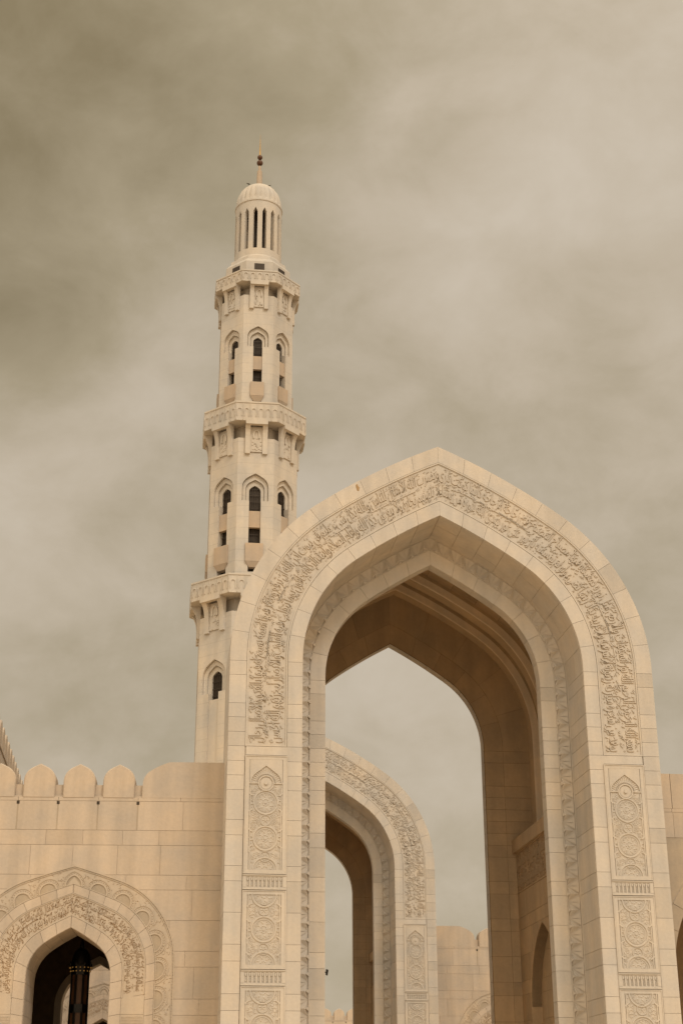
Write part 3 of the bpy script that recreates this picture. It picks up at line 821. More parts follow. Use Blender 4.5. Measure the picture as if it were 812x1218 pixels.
# ------------------------------------------------------------------ right wall with its wide arch
def make_right_wall():
    root = empty('crenellated_wall', (5.03, D+WALL_IN, 0), 'crenellated wall at the right edge with a wide dark arch and carved panel', 'wall', G_W)
    L = 12.0; TH = 1.5; ax = 3.42
    A = Arch(Half(2.95, 5.15, 2.75, .9, apex=7.75), Half(3.30, 5.15, 3.1, .9, apex=8.13), .35)
    hole = [(ax+x, z) for x, z in A.outline(.0, -1)]; hole2 = [(ax+x, z) for x, z in A.outline(.35, -1)]
    c = MB()
    for piece in minus([(.004, 0), (L, 0), (L, 8.86), (.004, 8.86)], hole): c.prism([(x, .012, z) for x, z in piece], [(x, TH, z) for x, z in piece], .4)
    c.build('core_masonry', M_joint, root)
    m = MB()
    zpt = 8.20
    rects = [(a, b, z0, z1) for a, b, z0, z1 in courses(7.3, L, WLEV, .8, 1.4)]+[(0, .72, zpt, 8.81), (.72, 1.9, zpt, 8.81), (1.9, 3.1, zpt, 8.81), (3.1, 4.4, zpt, 8.81), (4.4, 5.8, zpt, 8.81), (5.8, 7.3, zpt, 8.81)]
    flat_blocks(m, rects, None, .012, .012); m.build('wall_masonry', M_wall, root)
    sp = MB()
    for piece in minus([(0.002, 0), (7.29, 0), (7.29, zpt-.01), (0.002, zpt-.01)], hole2): sp.prism([(x, .006, z) for x, z in piece], [(x, .03, z) for x, z in piece], .6)
    rr = random.Random(8)
    for _ in range(260):
        x = rr.uniform(.06, 7.2); z = rr.uniform(6.2, zpt-.12)
        if not minus([(x-.1, z-.1), (x+.1, z-.1), (x+.1, z+.1), (x-.1, z+.1)], hole2) or area(minus([(x-.1, z-.1), (x+.1, z-.1), (x+.1, z+.1), (x-.1, z+.1)], hole2)[0]) < .039: continue
        a = rr.choice([1.0, 1.2, 1.9, 2.1, .5])+rr.uniform(-.2, .2)
        rel_leaf(sp, x, z, rr.uniform(.08, .16), .035, a, .006, .025)
    sp.build('carved_spandrel', M_dirty, root)
    def jn(d, n):
        j = [z for z in WLEV if z < 5.12]; t = A.length(d); a = j[-1]; return j+[a+(t-a)*k/n for k in range(1, n+1)]
    v = MB(); ring_blocks(v, A, .0, .34, jn(.17, 10), .02, .03, x0=ax, gap=.01); v.build('arch_voussoirs', M_dirty, root)
    li = MB(); soffit_blocks(li, A, .002, jn(0, 10), [[.02, TH], [.02, .8, TH]], .01, x0=ax); li.build('arch_lining', M_inside, root)
    cp = MB(); mx = [0, .7, 1.95]+[1.95+PER*k for k in range(1, 12)]
    for a, b in zip(mx[:-1], mx[1:]): cp.box(a+.004, b-.004, -.004, .5, 8.812, 8.892, T())
    cp.box(.005, .712, -.008, .5, 8.893, WTOP, .8); cp.box(.724, 1.86, -.008, .5, 8.893, WTOP, .7)
    cp.build('coping', M_wall, root)
    for a in mx[2:-1]:
        ob = PROTO['merlon'].copy(); COL.objects.link(ob); ob.parent = root; ob.location = (a+PER/2, 0, 0)
    k = MB(); H = 8.6
    k.box(.05, L, TH, 7.7, H, H+.15, .5); k.box(.05, L, 7.3, 7.7, 0, H, .5); k.box(.05, .15, TH, 7.3, 0, H, .5); k.box(L-.1, L, TH, 7.3, 0, H, .5)
    k.build('covered_walk', M_inside, root)
    return root
right = make_right_wall()

# ------------------------------------------------------------------ tall side wall at far left
def make_side_wall():
    root = empty('crenellated_wall', (-11.25, 43.0, 0), 'taller wall receding at the left edge, its row of thin battlements seen edge-on', 'wall', 'tall side wall')
    L = 24; H = 12.25
    b = MB(); b.box(-1.2, -.012, 0, L, 0, H, .5); b.build('core_masonry', M_joint, root)
    lev = [z*1.0 for z in WLEV]+[9.5, 9.84, 10.5, 11.18, 11.52, H]
    t = MB(); flat_blocks(t, courses(0, L, lev, .9, 1.5), None, 0, .012)
    m = MB(); m.v = [(-y2-.012, x, z) for x, y2, z in t.v]; m.f = t.f; m.t = t.t; m.m = t.m
    m.build('wall_masonry', M_wall, root)
    for k in range(12):
        for z in (11.3, 10.5):
            h = MB(); h.box(-.005, .02, k*PER+.4, k*PER+.5, z, z+.14, .3); h.build('drain_hole', M_screenhole, root)  # dark box on the face paints the hole's inner shade
    c = MB(); c.box(-.6, .03, 0, L, H+.002, H+.08, .7); c.build('coping', M_wall, root)
    for k in range(25):
        ob = PROTO['merlon'].copy(); COL.objects.link(ob); ob.parent = root
        ob.rotation_euler = (0, 0, radians(90)); ob.location = (-.02, k*PER+.5, H-8.81)
    return root
side = make_side_wall()

# ------------------------------------------------------------------ minaret
def zat(py, dist, px=303):
    """height on the minaret axis line for a photograph row, at a given depth"""
    th = radians(PITCH); up = (609-py)/F812; u = (px-406)/F812; ya = radians(YAW)
    y = cos(th)-up*sin(th); z = sin(th)+up*cos(th); Y = -u*sin(ya)+y*cos(ya)
    return CAM[2]+z/Y*dist
MX, MY = .55, 120.8
def octa(a, z, rot=0): 
    r = a/cos(pi/8); return [(r*sin(pi/8+k*pi/4), -r*cos(pi/8+k*pi/4), z) for k in range(8)]
def make_minaret():
    root = empty('minaret', (MX, MY, 0), 'tall octagonal stone minaret with three balconies rising behind the left pier', 'minaret')
    def zf(py, a): return zat(py, MY-a)
    TI = [  # apothem, z bottom, z top, outer hw, opening hw, arch rows (outer apex, spring, opening apex), panel rows
        dict(a=3.25, top=zf(350.7, 3.25), rows=(387.3, 411.6, 398.3), hw=(.95, .68, .40), pan=((422.5, 438), (454.5, 470.8)), z0=zf(478, 3.25)-.6),
        dict(a=3.76, top=zf(521, 3.76), rows=(562.8, 595.4, 575.2), hw=(1.13, .82, .50), pan=((606.9, 626.4), (646.4, 667.8)), z0=zf(681, 3.76)-.8),
        dict(a=4.25, top=zf(727, 4.25), rows=(780, 820, 793), hw=(1.3, .94, .56), pan=((828, 940), (948, 975)), z0=0.0)]
    for ti, t in enumerate(TI):
        a = t['a']; zt = t['top']; z0 = t['z0']; w = a*tan(pi/8)
        oa, sp, ia = [zf(r, a) for r in t['rows']]
        ho, hm, hi = t['hw']
        p = [(zf(r1, a), zf(r0, a)) for r0, r1 in t['pan']]
        zbot = p[1][0]-.9*(a/3.76)
        def curve(hw, ap, n=9):
            A = Half(hw, ap-1.12*hw, hw*.935, .947, apex=ap, zb=sp); r = [A.at(0)]+[A.at(1+2*i/n) for i in range(n+1)]; return r+[(-x, z) for x, z in reversed(r[:-1])]
        CO = curve(ho, oa); CM = curve(hm, (oa+ia)/2); CI = curve(hi, ia)
        sh = MB()
        for k in range(8):
            gr = MB(); tp = MB(); bxs = MB()
            ph = k*pi/4; cx, cy = cos(ph), sin(ph); nx, ny = sin(ph), -cos(ph)
            def P(u, z, n): return (u*cx+nx*(a+n), u*cy+ny*(a+n), z)
            def quad(m, pts, tone=.7): m.poly([P(*q) for q in pts], tone)
            for s in (-1, 1):
                quad(sh, [(s*w, z0, 0), (s*ho, z0, 0), (s*ho, zt, 0), (s*w, zt, 0)])
                quad(sh, [(s*ho, z0, 0), (s*hi, z0, 0), (s*hi, sp, 0), (s*ho, sp, 0)])
                quad(sh, [(s*hi, zbot, 0), (s*hi, sp, 0), (s*hi, sp, -2.2), (s*hi, zbot, -2.2)])
                quad(sh, [(s*ho, sp, 0), (s*hi, sp, 0), (s*hi, sp, -.6), (s*ho, sp, -.6)])
            quad(sh, [(-hi, z0, 0), (hi, z0, 0), (hi, zbot, 0), (-hi, zbot, 0)])
            quad(sh, [(-hi, zbot, 0), (hi, zbot, 0), (hi, zbot, -2.2), (-hi, zbot, -2.2)])
            sh.grid([[P(x, z, 0) for x, z in CO], [P(x, zt, 0) for x, z in CO]], .7)
            for c0, c1, d0, d1 in ((CO, CM, 0, -.23), (CM, CI, -.23, -.42)):
                sh.grid([[P(x, z, d0) for x, z in c0], [P(x, z, d1) for x, z in c0]], .6)
                sh.grid([[P(x, z, d1) for x, z in c0], [P(x, z, d1) for x, z in c1]], .7)
                # raised roll along each order
                sh.grid([[P(x*.985, sp+(z-sp)*.985, d1) for x, z in c0], [P(x*.95, sp+(z-sp)*.96, d1+.07) for x, z in c0], [P(x*.9, sp+(z-sp)*.93, d1) for x, z in c0]], .75)
            sh.grid([[P(x, z, -.42) for x, z in CI], [P(x, z, -2.2) for x, z in CI]], .6)
            # timber screen inside the opening
            quad(gr, [(-hi, zbot, -.62), (hi, zbot, -.62), (hi, ia, -.62), (-hi, ia, -.62)])
            for q in range(5):
                x = -hi+hi*2*(q+.5)/5
                gr.hexa([P(x-.02, zbot, -0.5), P(x+.02, zbot, -0.5), P(x+.02, zbot, -0.55), P(x-.02, zbot, -0.55), P(x-.02, ia, -0.5), P(x+.02, ia, -0.5), P(x+.02, ia, -0.55), P(x-.02, ia, -0.55)])
            zz = zbot+.5
            while zz < ia: 
                gr.hexa([P(-hi, zz, -0.49), P(hi, zz, -0.49), P(hi, zz, -0.53), P(-hi, zz, -0.53), P(-hi, zz+.05, -0.49), P(hi, zz+.05, -0.49), P(hi, zz+.05, -0.53), P(-hi, zz+.05, -0.53)]); zz += .6
            # tan spandrel panel and projecting box with a tapered foot
            (l0, h0), (l1, h1) = p
            def bx(m, u, za, zb2, n0, n1, tone=.7): m.hexa([P(-u, za, n0), P(u, za, n0), P(u, za, n1), P(-u, za, n1), P(-u, zb2, n0), P(u, zb2, n0), P(u, zb2, n1), P(-u, zb2, n1)], tone)
            bx(tp, hi-.004, l0, h0, -.12, -.48)
            ub = hi*1.5
            bx(bxs, ub, l1, h1, .17, -.01)
            bxs.hexa([P(-hi*.8, l1-.5, .012), P(hi*.8, l1-.5, .012), P(hi*.8, l1-.5, -.5), P(-hi*.8, l1-.5, -.5), P(-ub, l1-.003, .16), P(ub, l1-.003, .16), P(ub, l1-.003, -.005), P(-ub, l1-.003, -.005)], .5)
            gr.build('window_screen', M_screenhole, root); tp.build('window_panel', M_tan if ti < 2 else M_minsmooth, root); bxs.build('window_box', M_tan, root)
        sh.build('shaft', M_min, root)
    # balconies: shaft apothem, parapet apothem, rows top / bottom / bracket foot
    for a, ap, rt, rb, rf, rn in ((3.25, 3.82, 320.7, 334, 366, 350.7), (3.76, 4.45, 477.7, 500, 539, 521), (4.25, 5.05, 682.5, 705, 747, 727)):
        zt, zb = zat(rt, MY-ap), zat(rb, MY-ap); zfoot = zat(rf, MY-a-.2); H = zt-zb
        m = MB()
        m.grid([octa(ap, zb), octa(ap, zt), octa(ap-.3, zt), octa(ap-.3, zb+.3), octa(a-.9, zb+.3)], .75, 0, True)
        m.grid([octa(ap, zb), octa(a-.9, zb)], .6, 0, True)
        zn = zat(rn, MY-a); m.grid([octa(a, zn), octa(a-.75, zn+.01), octa(a-.75, zb+.02)], .5, 0, True)
        # moulding along the top and bottom
        m.grid([octa(ap, zt-.16), octa(ap+.06, zt-.12), octa(ap+.06, zt+.02), octa(ap-.3, zt+.02)], .8, 0, True)
        W = ap*tan(pi/8); nn = 6 if ap > 4 else 5
        for k in range(8):
            ph = k*pi/4; cx, cy = cos(ph), sin(ph); nx, ny = sin(ph), -cos(ph)
            def P(u, z, n): return (u*cx+nx*n, u*cy+ny*n, z)
            for q in range(nn):      # little blind arches along the parapet
                u0 = -W+2*W*(q+.5)/nn; hw = W/nn*.72; zc = zb+H*.55
                arc = [(u0+hw, zb+H*.22)]+[(u0+hw*cos(b2), zc+hw*1.15*sin(b2)) for b2 in [pi*i/8 for i in range(9)]]+[(u0-hw, zb+H*.22)]
                ins = [(u0+(x-u0)*.72, zb+H*.22+(z-zb-H*.22)*.86) for x, z in arc]
                m.grid([[P(x, z, ap) for x, z in arc], [P(x, z, ap+.06) for x, z in arc], [P(x, z, ap+.06) for x, z in ins], [P(x, z, ap) for x, z in ins]], .8)
                m.hexa([P(u0+W/nn-.03, zb+.05, ap), P(u0+W/nn+.03, zb+.05, ap), P(u0+W/nn+.03, zb+.05, ap+.05), P(u0+W/nn-.03, zb+.05, ap+.05), P(u0+W/nn-.03, zt-.17, ap), P(u0+W/nn+.03, zt-.17, ap), P(u0+W/nn+.03, zt-.17, ap+.05), P(u0+W/nn-.03, zt-.17, ap+.05)], .8)
        ob = m.build('balcony', M_minsmooth, root)
        wf = a*tan(pi/8)
        for k in range(8):
            pn = MB()
            ph = k*pi/4; cx, cy = cos(ph), sin(ph); nx, ny = sin(ph), -cos(ph)
            def P(u, n, z): return (u*cx+nx*n, u*cy+ny*n, z)
            hh = zb-zfoot
            for s in (-1, 1):
                br = MB(); u0, u1 = s*wf*.34, s*wf*.62
                prof = [(a-.05, zfoot), (a+.22, zfoot), (a+.22, zfoot+hh*.42)]
                for i in range(1, 7):
                    b2 = pi/2*i/6; prof.append((a+.22+(ap+.03-a-.22)*(1-cos(b2)), zfoot+hh*(.42+.5*sin(b2))))
                prof += [(ap+.03, zb+H*.12), (a-.05, zb+H*.12)]
                br.prism([P(u0, n, z) for n, z in prof], [P(u1, n, z) for n, z in prof], .75); br.build('bracket', M_minsmooth, ob)
            # lintel between the brackets and the carved panel under it
            pn.hexa([P(-wf*.62, ap-.35, zb-.30), P(wf*.60, ap-.35, zb-.30), P(wf*.60, ap+.04, zb-.30), P(-wf*.60, ap+.04, zb-.30), P(-wf*.60, ap-.35, zb+H*.13), P(wf*.60, ap-.35, zb+H*.13), P(wf*.60, ap+.04, zb+H*.13), P(-wf*.60, ap+.04, zb+H*.13)], .75)
            pn.hexa([P(-wf*.335, a-.02, zfoot+.2), P(wf*.335, a-.02, zfoot+.2), P(wf*.335, a+.10, zfoot+.2), P(-wf*.335, a+.10, zfoot+.2), P(-wf*.335, a-.02, zb-.31), P(wf*.335, a-.02, zb-.31), P(wf*.335, a+.10, zb-.31), P(-wf*.335, a+.10, zb-.31)], .6)
            zc = zfoot+hh*.62; r = wf*.2
            arc = [(r, zc-r)]+[(r*cos(b2), zc+r*1.4*sin(b2)) for b2 in [pi*i/8 for i in range(9)]]+[(-r, zc-r)]
            pn.grid([[P(x, a+.10, z) for x, z in arc], [P(x, a+.2, z) for x, z in arc], [P(x*.6, a+.2, z-.05) for x, z in arc], [P(x*.6, a+.10, z-.05) for x, z in arc]], .7)
            for _ in range(16):
                u = R.uniform(-1, 1)*wf*.26; z = zfoot+.3+R.random()*hh*.4
                pn.hexa([P(u-.06, a+.1, z), P(u+.06, a+.1, z), P(u+.05, a+.15, z+.01), P(u-.05, a+.15, z+.01), P(u-.06, a+.1, z+.12), P(u+.06, a+.1, z+.12), P(u+.05, a+.15, z+.1), P(u-.05, a+.15, z+.1)], .7)
            pn.build('carved_panel', M_minsmooth, ob)
    # octagonal plinth over the top balcony
    pl = MB(); z0 = zat(334, MY-3.2); z1 = zat(303, MY-2.6)
    ap = 2.95; zm = zat(316, MY-ap)
    pl.grid([octa(ap, z0), octa(ap, zm+.55), octa(ap-.12, zm+.72), octa(2.55, z1-.35), octa(2.5, z1), octa(2.0, z1+.02)], .75, 0, True)
    pl.build('plinth', M_min, root)
    for k in range(8):
        hl = MB(); ph = k*pi/4; cx, cy = cos(ph), sin(ph); nx, ny = sin(ph), -cos(ph)
        def P(u, n, z): return (u*cx+nx*n, u*cy+ny*n, z)
        hl.hexa([P(-.46, ap-.1, zm-.38), P(.46, ap-.1, zm-.38), P(.46, ap+.012, zm-.38), P(-.46, ap+.012, zm-.38), P(-.46, ap-.1, zm+.30), P(.46, ap-.1, zm+.30), P(.46, ap+.012, zm+.30), P(-.46, ap+.012, zm+.30)]); hl.build('plinth_opening', M_screenhole, root)  # dark slab paints the shade inside the opening
    # round lantern with sixteen slits
    r = 2.2; zb, zs0, zs1, zt = z1-.1, zat(293.7, MY-r), zat(244.9, MY-r), zat(234.3, MY-r)
    dr = MB(); N = 16
    def ringseg(a0, a1, za, zb2, ro=r, ri=r-.42, n=4, tone=.7):
        an = [a0+(a1-a0)*i/n for i in range(n+1)]
        rows = [[(ro*cos(b2), ro*sin(b2), za) for b2 in an], [(ro*cos(b2), ro*sin(b2), zb2) for b2 in an], [(ri*cos(b2), ri*sin(b2), zb2) for b2 in an], [(ri*cos(b2), ri*sin(b2), za) for b2 in an], [(ro*cos(b2), ro*sin(b2), za) for b2 in an]]
        dr.grid(rows, tone)
        for b2 in (a0, a1): dr.poly([(ro*cos(b2), ro*sin(b2), za), (ro*cos(b2), ro*sin(b2), zb2), (ri*cos(b2), ri*sin(b2), zb2), (ri*cos(b2), ri*sin(b2), za)], tone)
    half = .205/r
    for k in range(N):
        c0 = -pi/2+2*pi*(k+.5)/N
        ringseg(c0+half, c0+2*pi/N-half, zs0, zs1)
        # pointed head of each slit
        for s in (-1, 1):
            q = [(c0+s*half, zs1-.45), (c0+s*half, zs1+.001), (c0, zs1+.001)]
            dr.prism([(r*cos(b2), r*sin(b2), z) for b2, z in q], [((r-.42)*cos(b2), (r-.42)*sin(b2), z) for b2, z in q], .7)
    for k in range(N):
        ringseg(2*pi*k/N, 2*pi*(k+1)/N, zb, zs0); ringseg(2*pi*k/N, 2*pi*(k+1)/N, zs1, zt)
    dr.lathe([(r, zt-.28), (r+.07, zt-.22), (r+.07, zt-.1), (r, zt-.04)], n=48, tone=.8)
    dr.lathe([(r, zs0-.7), (r+.10, zs0-.9), (r+.10, zb)], n=48)
    dr.lathe([(.01, zb+.2), (r-.3, zb+.2)], n=24)
    dr.build('lantern_drum', M_minsmooth, root)
    co = MB(); co.lathe([(.62, zb+.2), (.62, zt-.2), (.01, zt-.2)], n=16); co.build('dark_core', M_screenhole, root)  # added dark cylinder, stands for the unlit inside of the drum
    dm = MB(); nf = 96
    prof = [(r-.02, zt-.03)]+[((r-.02)*cos(b2)**.92 if b2 < 1.5 else .28, zt+.3+(r+.15)*sin(b2)) for b2 in [1.5*i/14 for i in range(15)]]+[(.26, zt+.3+r+.17)]
    def flute(k, n, z): 
        x = (k % 4)/4.0; e = max(0, min(1, (zt+2.1-z)/.8)) if z > zt+1.3 else 1; e *= min(1, max(0, (z-zt)/.35))
        return 1-.07*e*(1 if k % 4 == 0 else .15 if k % 4 == 2 else .45)
    dm.lathe(prof, n=nf, mod=flute, tone=.75)
    dm.lathe([(.01, zt-.05), (r, zt-.05)], n=24)
    dome = dm.build('dome', M_minsmooth, root)
    zc = zt+.3+r+.1
    # finial; its rows sit above the dome crown
    def za(py): return zat(py, MY)
    s0 = za(214); fn = MB()
    fn.lathe([(.30, s0-.9), (.27, s0), (.24, za(203.5)), (.14, za(203)), (.12, za(197))], n=12); f = fn.build('finial', M_tan, root)
    for py, rr in ((193.2, .30), (186.6, .25)):
        c = za(py); bl = MB(); bl.lathe([(max(.01, rr*sin(pi*i/10)), c-rr*cos(pi*i/10)) for i in range(11)], n=16); bl.build('ball', M_copper, f, smooth=True)
    sk = MB(); sk.lathe([(.08, za(185)), (.05, za(174)), (.015, za(163)), (.004, za(158))], n=8); sk.build('spike', M_brass, f)
    return root, r, zt
minaret, DRUM_R, DOME_Z = make_minaret()

# two birds on the dome
def bird(loc, rz, label):
    mb = MB()
    prof = [(-.30, .02, .02), (-.18, .07, .10), (-.02, .13, .16), (.12, .12, .23), (.20, .07, .32), (.27, .075, .38), (.33, .05, .38), (.40, .008, .36)]
    rows = [[(x, r*cos(2*pi*k/10), z+r*.9*sin(2*pi*k/10)) for k in range(10)] for x, r, z in prof]
    mb.grid(rows, .5, 0, True)
    for e in (-1, 1): mb.box(.05, .07, e*.05-.01, e*.05+.01, -.03, .14, .4)
    o = mb.build('bird', M_bird); o.location = loc; o.rotation_euler = (0, 0, rz); o.scale = (.62, .62, .62); tag(o, label, 'bird', 'birds on the minaret dome'); return o
for dx, dy, lab, rz in ((-.97, 2.10, 'tiny dark bird perched on the left shoulder of the minaret dome', 2.6), (.96, 2.05, 'tiny dark bird perched on the right shoulder of the minaret dome', .5)):
    bird((MX-.12+dx, MY-.545*dy, DOME_Z+.32+.84*dy), rz, lab)

# ------------------------------------------------------------------ lantern in the left archway
def make_lantern():
    x, y = -8.20, 37.6; zt = 5.84
    root = empty('hanging_lantern', (x, y, 0), 'big black iron lantern with amber panes hanging in the left archway', 'lantern')
    def oc(r, z, n=8, off=pi/8): return [(r*cos(off+2*pi*k/n), r*sin(off+2*pi*k/n), z) for k in range(n)]
    c = MB(); r0 = .225; zc = zt-.42
    # dome cap
    cap = [(.02, zt)]+[(r0*sin(b2)**.8, zc+.40*cos(b2)) for b2 in [.12+1.44*i/10 for i in range(11)]]
    c.lathe(cap, n=24)
    c.build('dome_cap', M_iron, root, smooth=True)
    rod = MB(); rod.lathe([(.022, zt-.02), (.022, 6.9)], n=8); rod.lathe([(.05, zt-.02), (.055, zt+.05), (.03, zt+.12), (.022, zt+.14)], n=12); rod.build('rod', M_iron, root)
    g = MB(); g.grid([oc(r0+.035, zc+.02), oc(r0+.045, zc-.03), oc(r0+.01, zc-.10), oc(r0+.01, zc-.16)], .5, 0, True)
    for k in range(8):
        a = pi/8+2*pi*k/8; g.lathe([(.02, zc-.02), (.024, zc+.03), (.004, zc+.08)], (r0+.035)*cos(a), (r0+.035)*sin(a), 6)
    gal = g.build('gallery', M_iron, root)
    for row, zz in ((0, zc-.065), (1, zc-.145)):
        for k in range(16):
            d = MB(); a = 2*pi*k/16; rr = r0+.012+(.022 if row == 0 else .0); px, py = rr*cos(a), rr*sin(a)
            d.box(px-.012, px+.012, py-.012, py+.012, zz-.012, zz+.012); d.build('brass_stud', M_brass, gal)
    ztop = zc-.16; zbm = ztop-2.1
    fr = MB(); gl = MB()
    levels = [ztop, ztop-.78, ztop-.90, ztop-1.70, zbm]
    rad = [r0, r0+.006, r0+.008, r0+.012, r0-.03]
    for k in range(8):
        a = pi/8+2*pi*k/8
        for (za, ra), (zb, rb) in zip(list(zip(levels, rad))[:-1], list(zip(levels, rad))[1:]):
            fr.hexa([((ra-.03)*cos(a-.1), (ra-.03)*sin(a-.1), za), (ra*cos(a-.12), ra*sin(a-.12), za), (ra*cos(a+.12), ra*sin(a+.12), za), ((ra-.03)*cos(a+.1), (ra-.03)*sin(a+.1), za),
                     ((rb-.03)*cos(a-.1), (rb-.03)*sin(a-.1), zb), (rb*cos(a-.12), rb*sin(a-.12), zb), (rb*cos(a+.12), rb*sin(a+.12), zb), ((rb-.03)*cos(a+.1), (rb-.03)*sin(a+.1), zb)])
    for za, zb in ((ztop, ztop-.07), (ztop-.74, ztop-.93), (ztop-1.66, ztop-1.78), (zbm+.1, zbm)):
        fr.grid([oc(r0-.05, za), oc(r0+.014, za), oc(r0+.014, zb), oc(r0-.05, zb)], .5, 0, True)
    fr.lathe([(r0-.02, zbm), (r0*.6, zbm-.16), (.05, zbm-.26), (.03, zbm-.34), (.005, zbm-.42)], n=16)
    fr.build('frame', M_iron, root)
    gl.grid([oc(r0-.035, ztop), oc(r0-.03, zbm)], .5, 0, True); gl.build('pane', M_glass, root)
    return root
lantern = make_lantern()

# ------------------------------------------------------------------ small floodlight on the left jamb
fx = empty('floodlight', (-2.64, D+1.62, 5.05), 'tiny dark floodlight clipped to the left jamb inside the big opening', 'floodlight')
h = MB(); h.prism([(.02, -.04, -.05), (.06, -.04, -.07), (.08, -.04, .05), (.03, -.04, .07)], [(.02, .04, -.05), (.06, .04, -.07), (.08, .04, .05), (.03, .04, .07)]); h.build('housing', M_iron, fx)
h = MB(); h.box(-.02, .05, -.012, .012, -.01, .012); h.build('bracket', M_iron, fx)

# ------------------------------------------------------------------ ground
g = MB(); g.poly([(-1500, -1500, -.02), (1500, -1500, -.02), (1500, 1500, -.02), (-1500, 1500, -.02)]); structure(g.build('ground', M_ground, fix=False))
g = MB(); g.poly([(-45, -25, -.014), (45, -25, -.014), (45, 140, -.014), (-45, 140, -.014)], .3)
for i in range(-18, 18):
    for j in range(-10, 56):
        x0, y0 = i*2.5, j*2.5
        g.poly([(x0+.006, y0+.006, -.01), (x0+2.494, y0+.006, -.01), (x0+2.494, y0+2.494, -.01), (x0+.006, y0+2.494, -.01)], T())
structure(g.build('courtyard_paving', M_paving, fix=False))

# ------------------------------------------------------------------ sky, sun
SUN_AZ, SUN_EL = 24.0, 47.0       # towards the viewer's right, behind the camera
w = bpy.data.worlds.new('World'); scene.world = w; w.use_nodes = True
nt = w.node_tree; N = nt.nodes; L = nt.links
bg = N['Background']
sky = N.new('ShaderNodeTexSky'); sky.sky_type = 'NISHITA'; sky.sun_disc = False
sky.sun_elevation = radians(SUN_EL); sky.sun_rotation = radians(180-SUN_AZ); sky.dust_density = 4; sky.air_density = 1.2
tc = N.new('ShaderNodeTexCoord')
def noise(scale, det, rough, dist, loc=(0, 0, 0), sc=(1, 1, 1)):
    mp = N.new('ShaderNodeMapping'); mp.inputs['Location'].default_value = loc; mp.inputs['Scale'].default_value = sc
    L.new(tc.outputs['Generated'], mp.inputs['Vector'])
    n = N.new('ShaderNodeTexNoise'); n.inputs['Scale'].default_value = scale; n.inputs['Detail'].default_value = det
    n.inputs['Roughness'].default_value = rough; n.inputs['Distortion'].default_value = dist
    L.new(mp.outputs[0], n.inputs['Vector']); return n.outputs['Fac']
def math2(op, a, b):
    x = N.new('ShaderNodeMath'); x.operation = op
    for i, s in enumerate((a, b)):
        if isinstance(s, (int, float)): x.inputs[i].default_value = s
        else: L.new(s, x.inputs[i])
    return x.outputs[0]
def ray(px, py):
    th, ya = radians(PITCH), radians(YAW); u = (px-406)/F812; up = (609-py)/F812
    y = cos(th)-up*sin(th); z = sin(th)+up*cos(th); X = u*cos(ya)+y*sin(ya); Y = -u*sin(ya)+y*cos(ya)
    n = sqrt(X*X+Y*Y+z*z); return (X/n, Y/n, z/n)
nA = noise(5.0, 7, .58, .15, (3.1, .9, 2.9), (1, 1, 1.5)); nB = noise(11, 9, .58, .25, (.3, 2.4, 1.0), (1, 1, 1.4))
cl = math2('ADD', math2('MULTIPLY', math2('SUBTRACT', nA, .5), .24), math2('MULTIPLY', math2('SUBTRACT', nB, .5), .44))
# thicker and thinner cloud banks at fixed places in the sky
for px, py, rad, amp in ((50, 50, .18, -.34), (-20, 330, .10, -.12), (750, 180, .13, .13), (180, 430, .06, .15), (330, 235, .06, .06), (250, 110, .1, -.05), (60, 560, .06, .09), (610, 450, .1, -.01), (40, 680, .07, .10), (140, 800, .08, -.03), (640, 250, .07, .06), (470, 860, .09, .10), (110, 250, .055, .13), (430, 280, .06, .10), (550, 290, .05, .05), (430, 100, .07, -.02), (700, 560, .09, -.01), (110, 610, .05, -.05)):
    v = N.new('ShaderNodeVectorMath'); v.operation = 'DISTANCE'; v.inputs[1].default_value = ray(px, py)
    L.new(tc.outputs['Generated'], v.inputs[0])
    f = math2('POWER', math2('DIVIDE', v.outputs['Value'], rad), 2.0)
    cl = math2('ADD', cl, math2('MULTIPLY', math2('POWER', 2.718, math2('MULTIPLY', f, -1.0)), amp))
ramp = N.new('ShaderNodeValToRGB'); L.new(math2('ADD', cl, .5), ramp.inputs[0])
E = ramp.color_ramp.elements
E[0].position = .12; E[0].color = (.245, .192, .105, 1)
E[1].position = .82; E[1].color = (.66, .575, .465, 1)
e = E.new(.36); e.color = (.385, .316, .203, 1)
e = E.new(.56); e.color = (.53, .445, .33, 1)
sc_ = N.new('ShaderNodeVectorMath'); sc_.operation = 'SCALE'; L.new(ramp.outputs[0], sc_.inputs[0])
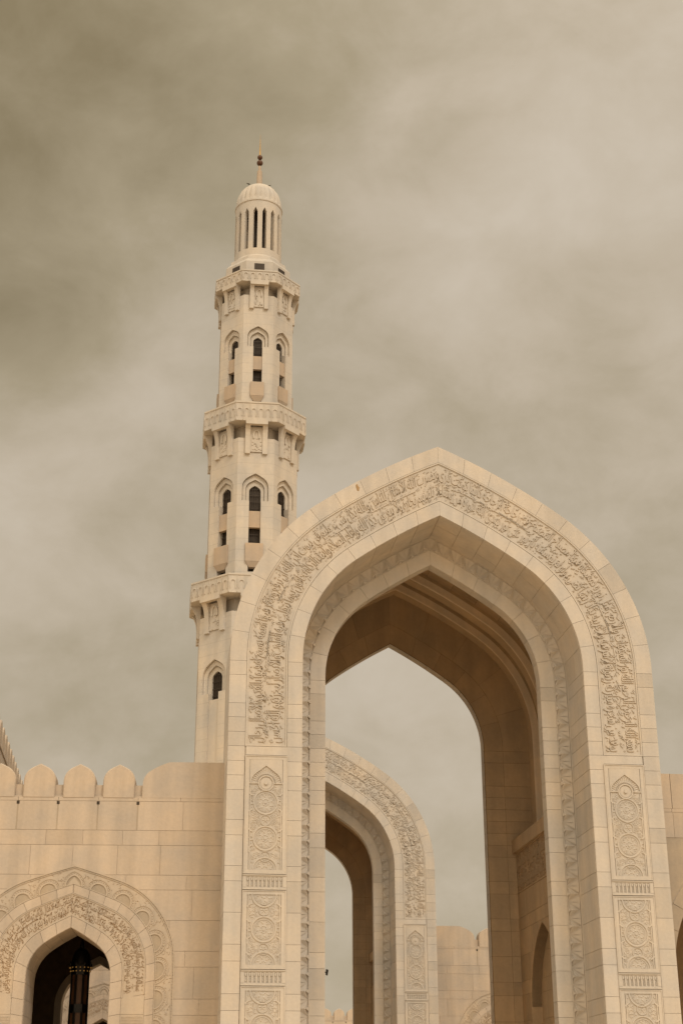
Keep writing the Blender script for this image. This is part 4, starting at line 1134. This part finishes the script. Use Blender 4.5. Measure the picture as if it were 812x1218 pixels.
sdir = (sin(radians(SUN_AZ))*cos(radians(SUN_EL)), -cos(radians(SUN_AZ))*cos(radians(SUN_EL)), sin(radians(SUN_EL)))
dt = N.new('ShaderNodeVectorMath'); dt.operation = 'DOT_PRODUCT'; dt.inputs[1].default_value = (-.22, -.66, .72); L.new(tc.outputs['Generated'], dt.inputs[0])
glow = math2('POWER', math2('MAXIMUM', math2('ADD', math2('MULTIPLY', dt.outputs['Value'], .8), .2), 0.0), 2.0)     # unseen bright sky behind the camera, left of the sun, added as fill
L.new(math2('ADD', 10.0, math2('MULTIPLY', glow, 28.0)), sc_.inputs['Scale'])
mix = N.new('ShaderNodeMix'); mix.data_type = 'RGBA'; mix.inputs['Factor'].default_value = .94
L.new(sky.outputs[0], mix.inputs['A']); L.new(sc_.outputs[0], mix.inputs['B'])
L.new(mix.outputs['Result'], bg.inputs['Color']); bg.inputs['Strength'].default_value = .10

sd = bpy.data.lights.new('sun', 'SUN'); sd.energy = 1.25; sd.angle = radians(14); sd.color = (1.0, .91, .78)
so = bpy.data.objects.new('sun', sd); COL.objects.link(so)
so.rotation_euler = (radians(90-SUN_EL), 0, radians(SUN_AZ))
so.location = (20, -30, 40)

# ------------------------------------------------------------------ camera
cd = bpy.data.cameras.new('camera'); cam = bpy.data.objects.new('camera', cd); COL.objects.link(cam)
cd.sensor_fit = 'VERTICAL'; cd.sensor_height = 36; cd.lens = 36*F812/1218; cd.clip_end = 6000; cd.clip_start = .1
cam.location = CAM
from mathutils import Matrix
cam.matrix_world = Matrix.Translation(CAM) @ Matrix.Rotation(radians(-YAW), 4, 'Z') @ Matrix.Rotation(radians(90+PITCH), 4, 'X') @ Matrix.Rotation(radians(ROLL), 4, 'Z')
scene.camera = cam

scene.render.engine = 'CYCLES'
scene.cycles.max_bounces = 8; scene.cycles.diffuse_bounces = 5
scene.cycles.use_denoising = True
vs = scene.view_settings
scene.display_settings.display_device = 'sRGB'
vs.view_transform = 'Standard'; vs.look = 'None'; vs.exposure = 0.05; vs.gamma = 1.0; vs.use_curve_mapping = False
